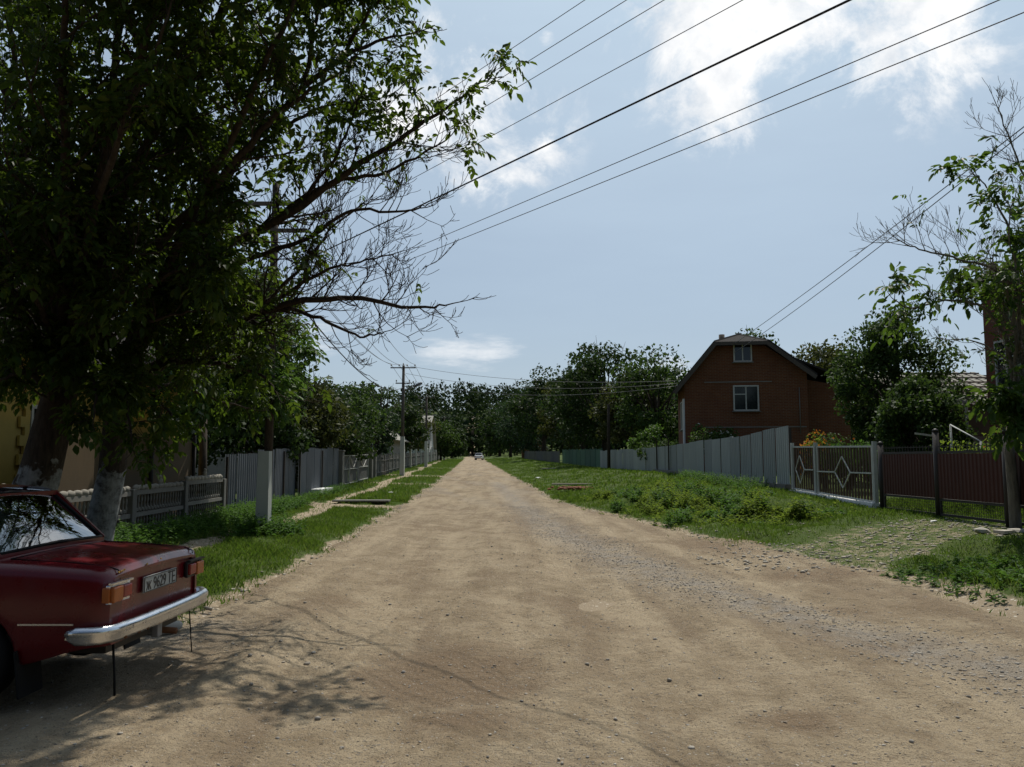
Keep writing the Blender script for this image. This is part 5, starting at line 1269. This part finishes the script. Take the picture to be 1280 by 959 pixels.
ct('dark tree left of the pale gambrel house', -8.6, 104, 505, 7, M['olive'], 137, nclump=34, per=150, ls=.4, group=GLf)
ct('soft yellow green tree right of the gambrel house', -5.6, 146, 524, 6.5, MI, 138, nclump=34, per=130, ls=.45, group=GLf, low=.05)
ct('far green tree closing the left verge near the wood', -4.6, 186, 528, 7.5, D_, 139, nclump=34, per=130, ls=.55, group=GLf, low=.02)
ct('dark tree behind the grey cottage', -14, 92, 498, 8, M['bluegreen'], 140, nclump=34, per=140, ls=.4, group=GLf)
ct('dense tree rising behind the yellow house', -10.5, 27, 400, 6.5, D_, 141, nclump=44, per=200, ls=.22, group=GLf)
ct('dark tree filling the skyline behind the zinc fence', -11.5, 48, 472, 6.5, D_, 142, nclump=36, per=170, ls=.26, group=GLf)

# ------------------------------------------------------------------ the wood on the hill
r = np.random.default_rng(77); Ps, As, Ns, Ls = [], [], [], []
tm = MB()
for i in range(620):
    y = 232 + 190 * r.random() ** 1.4; x = r.uniform(-150, 150) * (y / 300)
    if abs(x + .05 * y - .5) < 4.5 and y < 240: continue
    h = r.uniform(10, 15); wd = r.uniform(6, 10); z = Hs(x, y); n = 120
    d = unit(r.normal(size=(n, 3))); k = r.uniform(.3, 1, n)[:, None] ** .4
    Ps.append(np.array([x, y, z + h * .5]) + d * k * np.array([wd / 2, wd / 2, h * .5])); As.append(r.normal(size=(n, 3))); Ns.append(d + r.normal(size=(n, 3)) * .5 + [0, 0, .5]); Ls.append(r.uniform(.9, 1.9, n))
    if y < 270: tm.tube([(x, y, z - .3), (x, y, z + h * .7)], [.28, .15], 5)
P = np.concatenate(Ps); L = np.concatenate(Ls)
fo = link_mesh('forest', leaf_me('forest', P, np.concatenate(As), np.concatenate(Ns), L, L * .75, M['forest'], True))
tag(fo, 'dark wood covering the low hill at the end of the road', 'forest', kind='stuff')
tag(tm.build('forest_trunks', M['bark'], fo), kind='stuff')

# added unseen trees behind the viewpoint, darkening surfaces that face the camera
r = np.random.default_rng(78); Ps, As, Ns, Ls = [], [], [], []
for i in range(26):
    x = -26 + 2.1 * i + r.uniform(-.8, .8); y = -15 - 5 * r.random(); h = r.uniform(8, 12); wd = r.uniform(4, 6); n = 900
    d = unit(r.normal(size=(n, 3))); k = r.uniform(.2, 1, n)[:, None] ** .4
    Ps.append(np.array([x, y, h * .5]) + d * k * np.array([wd / 2, wd / 2, h * .5])); As.append(r.normal(size=(n, 3))); Ns.append(d + r.normal(size=(n, 3)) * .5 + [0, 0, .5]); Ls.append(r.uniform(.5, .9, n))
P = np.concatenate(Ps); L = np.concatenate(Ls)
tag(link_mesh('added_shade_trees', leaf_me('added_shade_trees', P, np.concatenate(As), np.concatenate(Ns), L, L * .75, M['darkleaf'], True)), 'added row of unseen trees shading the view from behind', 'added_shade_trees', kind='stuff')

# ------------------------------------------------------------------ bushes and flowers in the gardens
def bush(name, label, x, y, h, wd, mat, seed, n=1600, ls=.09, fl=None, nf=0, group=None, dp=None, z=None):
    r = np.random.default_rng(seed); z0 = Hs(x, y) if z is None else z
    root = thing(name, label, name.split('_')[-1], (x, y, z0), 0, group)
    nc = 16; c = np.stack([r.uniform(-.36, .36, nc) * wd, r.uniform(-.36, .36, nc) * (dp or wd), r.uniform(.25, .8, nc) * h], 1); rd = r.uniform(.14, .24, nc) * wd
    def pts(n_, kmin):
        i = r.integers(0, nc, n_); d = unit(r.normal(size=(n_, 3))); return c[i] + d * (rd[i] * r.uniform(kmin, 1, n_) ** .5)[:, None], d
    P, d = pts(n, .15); P[:, 2] = np.clip(P[:, 2], .03, h)
    A = unit(r.normal(size=(n, 3)) + [0, 0, .2]); L = ls * r.uniform(.6, 1.3, n)
    link_mesh('foliage', leaf_me('foliage', P, A, d + r.normal(size=(n, 3)) * .5 + [0, 0, .7], L, L * .55, mat), root)
    m_ = MB()
    for i in range(nc): m_.tube([(r.uniform(-.05, .05), r.uniform(-.05, .05), -.05), c[i] * [.5, .5, .6], c[i]], [.018, .012, .006], 4)
    m_.build('stems', M['bark'], root)
    if fl:
        P, d = pts(nf, .8); P += d * .03; P[1::2] = P[::2][:len(P[1::2])]; L = ls * r.uniform(.6, 1.1, nf)
        link_mesh('blossoms', leaf_me('blossoms', P, unit(r.normal(size=(nf, 3))), d + [0, 0, .4], L, L * .8, fl), root)
    return root
bush('flowering_bush', 'rounded dark bush with pale blossom against the brick house gable', 9.6, 38.2, 2.9, 2.5, M['midleaf'], 201, 3000, .14, M['whiteflower'], 90)
bush('lily_clump', 'tall orange flowered clump behind the white diamond gate', 9.55, 25.6, 1.75, 1.25, M['yellowweed'], 202, 1200, .09, M['orange'], 700, z=.9)
bush('garden_bush', 'bright green garden bush behind the white diamond gate', 10.2, 24.3, 1.5, 1.6, M['weedleaf'], 203, 1900, .09, z=.75)
bush('garden_bush', 'dark low bush between orange flowers and bright green bush', 10.1, 26, 1.3, 1.2, M['darkleaf'], 204, 1200, .09, z=.75)
bush('garden_bush', 'green bush with red flowers at the foot of the brick annex', 12.2, 30.0, 1.6, 2.2, M['midleaf'], 205, 1800, .1, M['orange'], 60, z=1.0)
bush('flower_bed', 'sunlit yellow green flower bed behind the maroon gate', 10.6, 18.0, 1.75, 2.4, M['yellowweed'], 206, 2800, .08, M['orange'], 30, dp=3.0, z=.6)
bush('flower_bed', 'yellow flower bed farther right behind the maroon gate', 11.4, 16.0, 1.6, 2.2, M['yellowweed'], 207, 2400, .08, M['whiteflower'], 30, dp=2.6, z=.6)
bush('garden_bush', 'tall bushes in shade in front of the lean to', 13.6, 23.0, 1.5, 2.6, M['midleaf'], 208, 2400, .1, z=.7)
m_ = MB(); a, b = at(1188, 531, 19), at(1226, 552, 17.5); m_.tube([Vector((0, 0, 0)), b - a], .016, 6); m_.tube([Vector((0, 0, 0)), (0, 0, Hs(a.x, a.y) - a.z)], .022, 6); m_.tube([b - a, (b.x - a.x, b.y - a.y, Hs(b.x, b.y) - a.z)], .022, 6)
tag(m_.build('handrail', M['whitepaint'], None, a), 'sloping white pipe handrail in the garden behind the maroon gate', 'handrail')

# ------------------------------------------------------------------ weeds and grass
def weeds(name, label, pts, mat, ls, seed, lean=.5):
    """pts: array of (x, y, height); a leafy stalk at each"""
    r = np.random.default_rng(seed); X0 = []; A = []; N = []; L = []
    for x, y, h in pts:
        k = int(8 + h * 26); z = Hs(x, y); d = r.normal(size=2) * .25 * h
        for j in range(k):
            f = (j + r.random()) / k; a = r.uniform(0, 6.283)
            X0.append((x + d[0] * f * f, y + d[1] * f * f, z + h * f * .95)); A.append((math.cos(a), math.sin(a), r.uniform(-.3, .7))); N.append((r.normal() * .3, r.normal() * .3, 1)); L.append(ls * r.uniform(.5, 1.3) * (1.15 - .5 * f))
    L = np.array(L)
    o = link_mesh(name, leaf_me(name, X0, A, N, L, L * .5, mat)); return tag(o, label, 'weeds', kind='stuff')
r = np.random.default_rng(5)
q = []
for i in range(1500):                      # along the baluster fence and round the white post
    y = r.uniform(12.5, 26); s = -5.75 + r.normal() * .25
    if 13.5 < y < 15: s -= .2
    q.append((s - .05 * y, y, r.uniform(.15, .42)))
for i in range(420): q.append((PA.x + r.normal() * .33, PA.y + r.normal() * .4, r.uniform(.12, .42)))
for i in range(500):
    y = r.uniform(26, 38); q.append((-5.95 + r.normal() * .2 - .05 * y, y, r.uniform(.1, .32)))
weeds('weeds', 'leafy green weeds along the left fences and round the white post', q, M['weedleaf'], .085, 3)
q = []; q2 = []
for c_ in range(95):
    y = r.uniform(18.3, 31); s = np.interp(y, [17.5, 20, 24, 31], [7.2, 6.8, 6.3, 6.0]) + r.normal() * .85
    if drive(s - .05 * y, y) > .2: continue
    hh = r.uniform(.22, .78) * (1 - .3 * abs(y - 24) / 7); rd_ = r.uniform(.16, .42)
    for i in range(int(10 + 60 * rd_)):
        a = r.uniform(0, 6.283); k = rd_ * r.random() ** .6
        (q if c_ % 5 < 2 else q2).append((s - .05 * y + k * math.cos(a), y + k * math.sin(a), hh * (1.05 - .6 * (k / rd_) ** 2) * r.uniform(.7, 1.15)))
for i in range(500):
    y = r.uniform(18, 31); s = np.interp(y, [17.5, 20, 24, 31], [7.0, 6.7, 6.2, 5.8]) + r.normal() * .9
    if drive(s - .05 * y, y) < .2: q.append((s - .05 * y, y, r.uniform(.1, .3)))
weeds('tall_weeds', 'yellow green tall weeds covering the right bank before the pale fence', q, M['yellowweed'], .10, 4)
weeds('tall_weeds', 'plain green weed clumps among the yellow green ones on the right bank', q2, M['weedleaf'], .10, 14)
q = []
for i in range(600):
    y = r.uniform(26, 36); q.append((9.35 + r.normal() * .22 - .05 * y, y, r.uniform(.12, .45)))
for i in range(500): q.append((r.uniform(5.2, 9.5), r.uniform(8.6, 11.5), r.uniform(.05, .2)))
weeds('weeds', 'dark green weeds at the foot of the pale fence and near bank', q, M['weedleaf'], .075, 6)

def grass(name, label, n, xr, yr, hgt, wd, seed, dens, powy=1.0):
    r = np.random.default_rng(seed)
    y = yr[0] + (yr[1] - yr[0]) * r.random(n) ** powy; x = r.uniform(*xr, n) - .05 * y
    g = verge(x, y); keep = r.random(n) < dens(x, y, g)
    x, y = x[keep], y[keep]; n = len(x); z = H(x, y)
    clump = .5 + .5 * np.clip(wob(x, y, 1.1, 11) + .5 * wob(x, y, 3, 4), -1, 1)
    h = hgt * r.uniform(.5, 1.3, n) * (.55 + .8 * clump) * (1 - .6 * drive(x, y)); a = r.uniform(0, 6.283, n); lx, ly = np.cos(a), np.sin(a); b = r.uniform(0, 6.283, n)
    w_ = wd * r.uniform(.6, 1.3, n); ln = r.uniform(.15, .8, n) * h
    p = np.stack([x, y, z - .01], 1); sd_ = np.stack([np.cos(b), np.sin(b), 0 * b], 1) * w_[:, None] / 2; lean = np.stack([lx * ln, ly * ln, 0 * ln], 1)
    V = np.stack([p - sd_, p + sd_, p + lean * .35 + sd_ * .7 + np.array([0, 0, 1]) * h[:, None] * .6, p + lean + np.array([0, 0, 1]) * h[:, None]], 1).reshape(-1, 3)
    F = np.arange(n)[:, None] * 4 + np.array([[0, 1, 2, 3]])
    return tag(link_mesh(name, np_mesh(name, V, F, M['grass'])), label, 'grass', kind='stuff')
def dn(x, y, g):
    d = np.maximum(sst(-.05, .35, g), .22 * sst(-.7, .0, g) * (wob(x, y, 2.1, 31) > .1)) * (1 - .93 * np.clip(pathm(x, y) * 1.6, 0, 1)) * (1 - .5 * drive(x, y))
    return d * (.45 + .55 * sst(-.7, .3, wob(x, y, .9, 21)))
grass('grass', 'short green grass on the near left verge', 150000, (-8.5, -2.2), (8.0, 32), .085, .011, 1, dn, 1.5)
grass('grass', 'short green grass on the near right bank', 170000, (3.0, 10.2), (6.0, 34), .085, .012, 2, dn, 1.3)
grass('grass', 'far roadside grass on the left verge', 45000, (-6.4, -1.2), (30, 170), .13, .035, 3, dn, 1.8)
grass('grass', 'far roadside grass on the right bank', 60000, (2.2, 10), (30, 170), .13, .04, 4, dn, 1.8)
grass('grass', 'taller garden grass seen under the maroon gate', 30000, (10.0, 13), (12, 21), .16, .014, 5, lambda x, y, g: np.ones_like(x), 1)

# ------------------------------------------------------------------ stones and litter
def stones(name, label, x, y, size, mat, seed, zf, sink=.25):
    r = np.random.default_rng(seed); n = len(x)
    t_ = (1 + 5 ** .5) / 2
    ico = unit(np.array([(-1, t_, 0), (1, t_, 0), (-1, -t_, 0), (1, -t_, 0), (0, -1, t_), (0, 1, t_), (0, -1, -t_), (0, 1, -t_), (t_, 0, -1), (t_, 0, 1), (-t_, 0, -1), (-t_, 0, 1)], float))
    fc = np.array([(0, 11, 5), (0, 5, 1), (0, 1, 7), (0, 7, 10), (0, 10, 11), (1, 5, 9), (5, 11, 4), (11, 10, 2), (10, 7, 6), (7, 1, 8), (3, 9, 4), (3, 4, 2), (3, 2, 6), (3, 6, 8), (3, 8, 9), (4, 9, 5), (2, 4, 11), (6, 2, 10), (8, 6, 7), (9, 8, 1)])
    sc = np.stack([size * r.uniform(.7, 1.4, n), size * r.uniform(.7, 1.4, n), size * r.uniform(.35, .8, n)], 1)
    a = r.uniform(0, 6.283, n); c_, s_ = np.cos(a)[:, None], np.sin(a)[:, None]
    B = ico[None] * (1 + r.uniform(-.25, .25, (n, 12, 1))) * sc[:, None]
    V = np.stack([B[..., 0] * c_ - B[..., 1] * s_ + x[:, None], B[..., 0] * s_ + B[..., 1] * c_ + y[:, None], B[..., 2] + (zf(x, y) + sc[:, 2] * (1 - 2 * sink))[:, None]], -1)
    F = (np.arange(n)[:, None, None] * 12 + fc[None]).reshape(-1, 3)
    return tag(link_mesh(name, np_mesh(name, V.reshape(-1, 3), F, mat)), label, 'gravel', kind='stuff')
def stonemat(name, cols):
    m, t, p = newmat(name); rd = nd(t, 'ShaderNodeNewGeometry').outputs['Random Per Island']
    c = ramp(t, rd, [(i / (len(cols) - 1), q) for i, q in enumerate(cols)])
    t.links.new(mix(t, .4, c, mix(t, noise(t, pos(t), 60, 4), (.08, .07, .06), (.5, .46, .4))), p.inputs['Base Color']); p.inputs['Roughness'].default_value = .9; p.inputs['Specular IOR Level'].default_value = .15
    return m
M['gravel'] = stonemat('gravel_stone', [(.15, .14, .13), (.27, .25, .22), (.36, .32, .26), (.26, .21, .15), (.52, .48, .41)])
M['flatstone'] = stonemat('flat_pale_stone', [(.30, .26, .20), (.45, .40, .32), (.38, .33, .25), (.55, .51, .43)])
r = np.random.default_rng(9)
def zr2(x, y): return np.maximum(zroad(y) + rut(x, y), H(x, y))
y = 2.6 + 26 * r.random(70000) ** 1.9; x = r.uniform(-7.5, 6.4, 70000) - .05 * y
k = (verge(x, y) < .15) & (r.random(70000) < (.22 + .78 * gravel(x, y)) * (.25 + .75 * sst(-.5, .6, wob(x, y, 1.1, 17)))); x, y = x[k], y[k]
stones('gravel', 'loose gravel and small stones scattered on the dirt road', x, y, .0035 + .010 * r.random(len(x)) ** 3, M['gravel'], 1, zr2, .4)
s_ = np.interp(y0_ := 3 + 26 * r.random(11000) ** 1.3, *GC) + r.normal(size=11000) * .45 + .25 * np.sin(y0_ * 1.7)
x = s_ - .05 * y0_; stones('gravel', 'band of grey crushed stone curving along the right of the road', x, y0_, .004 + .013 * r.random(11000) ** 2.5, M['gravel'], 2, zr2, .42)
y = 2.6 + 14 * r.random(650) ** 1.4; x = r.uniform(-2.4, 5.6, 650); k = verge(x, y) < -.1; x, y = x[k], y[k]
stones('gravel', 'larger dark loose stones lying singly on the road', x, y, .007 + .015 * r.random(len(x)) ** 3, M['gravel'], 3, zr2, .25)
y = r.uniform(10.5, 20, 5000); x = r.uniform(3.0, 10, 5000); k = r.random(5000) < np.maximum(drive(x, y), .07 * (verge(x, y) > 0)); x, y = x[k], y[k]
stones('gravel', 'flat pale stones strewn over the drive to the maroon gate', x, y, .008 + .03 * r.random(len(x)) ** 3, M['flatstone'], 4, lambda a, b: np.maximum(H(a, b), zroad(b) + rut(a, b)), .3)
y = r.uniform(8, 60, 1400); g_ = r.normal(size=1400) * .12
x = np.where(r.random(1400) < .5, np.interp(y, *EL) - g_, np.interp(y, *ER) + g_) - .05 * y
stones('gravel', 'stones lying along both grassy edges of the road', x, y, .008 + .025 * r.random(1400) ** 3, M['flatstone'], 5, zr2, .3)

def litter(name, label, cat, px, py, mb, mat, dz=0):
    p = ground_at(px, py); p.z += dz; return tag(mb.build(name, mat, None, p), label, cat)
def scrap(sz, seed):
    rr = random.Random(seed); m_ = MB(); m_.blob((0, 0, sz * .25), (sz, sz * .8, sz * .3), 0, seed, .4); return m_
litter('paper_scrap', 'crumpled white paper scrap on the road right of the grass corner', 'litter', 391, 751, scrap(.055, 1), M['paper'])
litter('paper_scrap', 'tiny white scrap near the middle of the road', 'litter', 575, 722, scrap(.03, 2), M['paper'])
litter('paper_scrap', 'small white scrap on the right verge far along the road', 'litter', 672, 599, scrap(.16, 3), M['paper'])
litter('paper_scrap', 'white bag scrap lying in the left grass by the crossing path', 'litter', 489, 617, scrap(.14, 4), M['paper'])
m_ = MB(); m_.box((0, 0, .05), (2.1, .28, .06)); litter('old_board', 'pale old board lying on the right verge beside broken brick', 'board', 718, 608, m_, M['deadwood'])
m_ = MB(); m_.box((0, 0, .05), (.3, 3.2, .08), 0, Matrix.Rotation(R(18), 3, 'Z')); litter('old_board', 'pale narrow board lying farther up the right verge', 'board', 685, 587, m_, M['deadwood'])
m_ = MB()
for i in range(60): m_.blob((random.gauss(0, .7), random.gauss(0, .35), random.uniform(.02, .12)), (.1, .07, .05), 0, i, .3)
tag(litter('rubble', 'low scatter of broken red brick on the right verge', 'rubble', 722, 613, m_, M['redbrickpile']), kind='stuff')
m_ = MB(); m_.rbox((0, 0, .08), (2.0, .5, .06), .01); m_.box((0, .1, -.02), (1.7, .3, .1)); litter('culvert_slab', 'thin concrete culvert slab with a pale edge in the left grass', 'slab', 452, 629, m_, M['concrete'])
m_ = MB(); m_.box((0, 0, .04), (.26, .2, .05), 0, Matrix.Rotation(R(25), 3, 'Z')); m_.blob((.3, .12, .05), (.14, .1, .05), 0, 5, .3); m_.blob((-.35, .05, .05), (.16, .1, .06), 0, 6, .3); m_.blob((.75, .0, .05), (.2, .12, .06), 0, 7, .3)
litter('rubble', 'white stone slabs at the foot of the slender walnut trunk', 'rubble', 1255, 668, m_, M['palestone'])['kind'] = 'stuff'
litter('paper_scrap', 'pale rag at the foot of the dark gate post', 'litter', 1168, 653, scrap(.07, 9), M['paper'])
m_ = MB(); m_.blob((0, 0, .03), (.20, .13, .08), 0, 3, .2, sub=2)
tag(m_.build('rubble', M['palestone'], None, (-3.35, 7.8, .0)), 'pale lump of stone on the ground behind the red car bumper', 'rubble', kind='stuff')
m_ = MB(); m_.tube([(0, 0, .02), (.25, .05, .05), (.5, .02, .02)], .008, 5); m_.tube([(.25, .05, .05), (.35, .18, .03)], .005, 5)
litter('twig', 'dry twig lying on the road near the right edge', 'twig', 848, 786, m_, M['bark'])
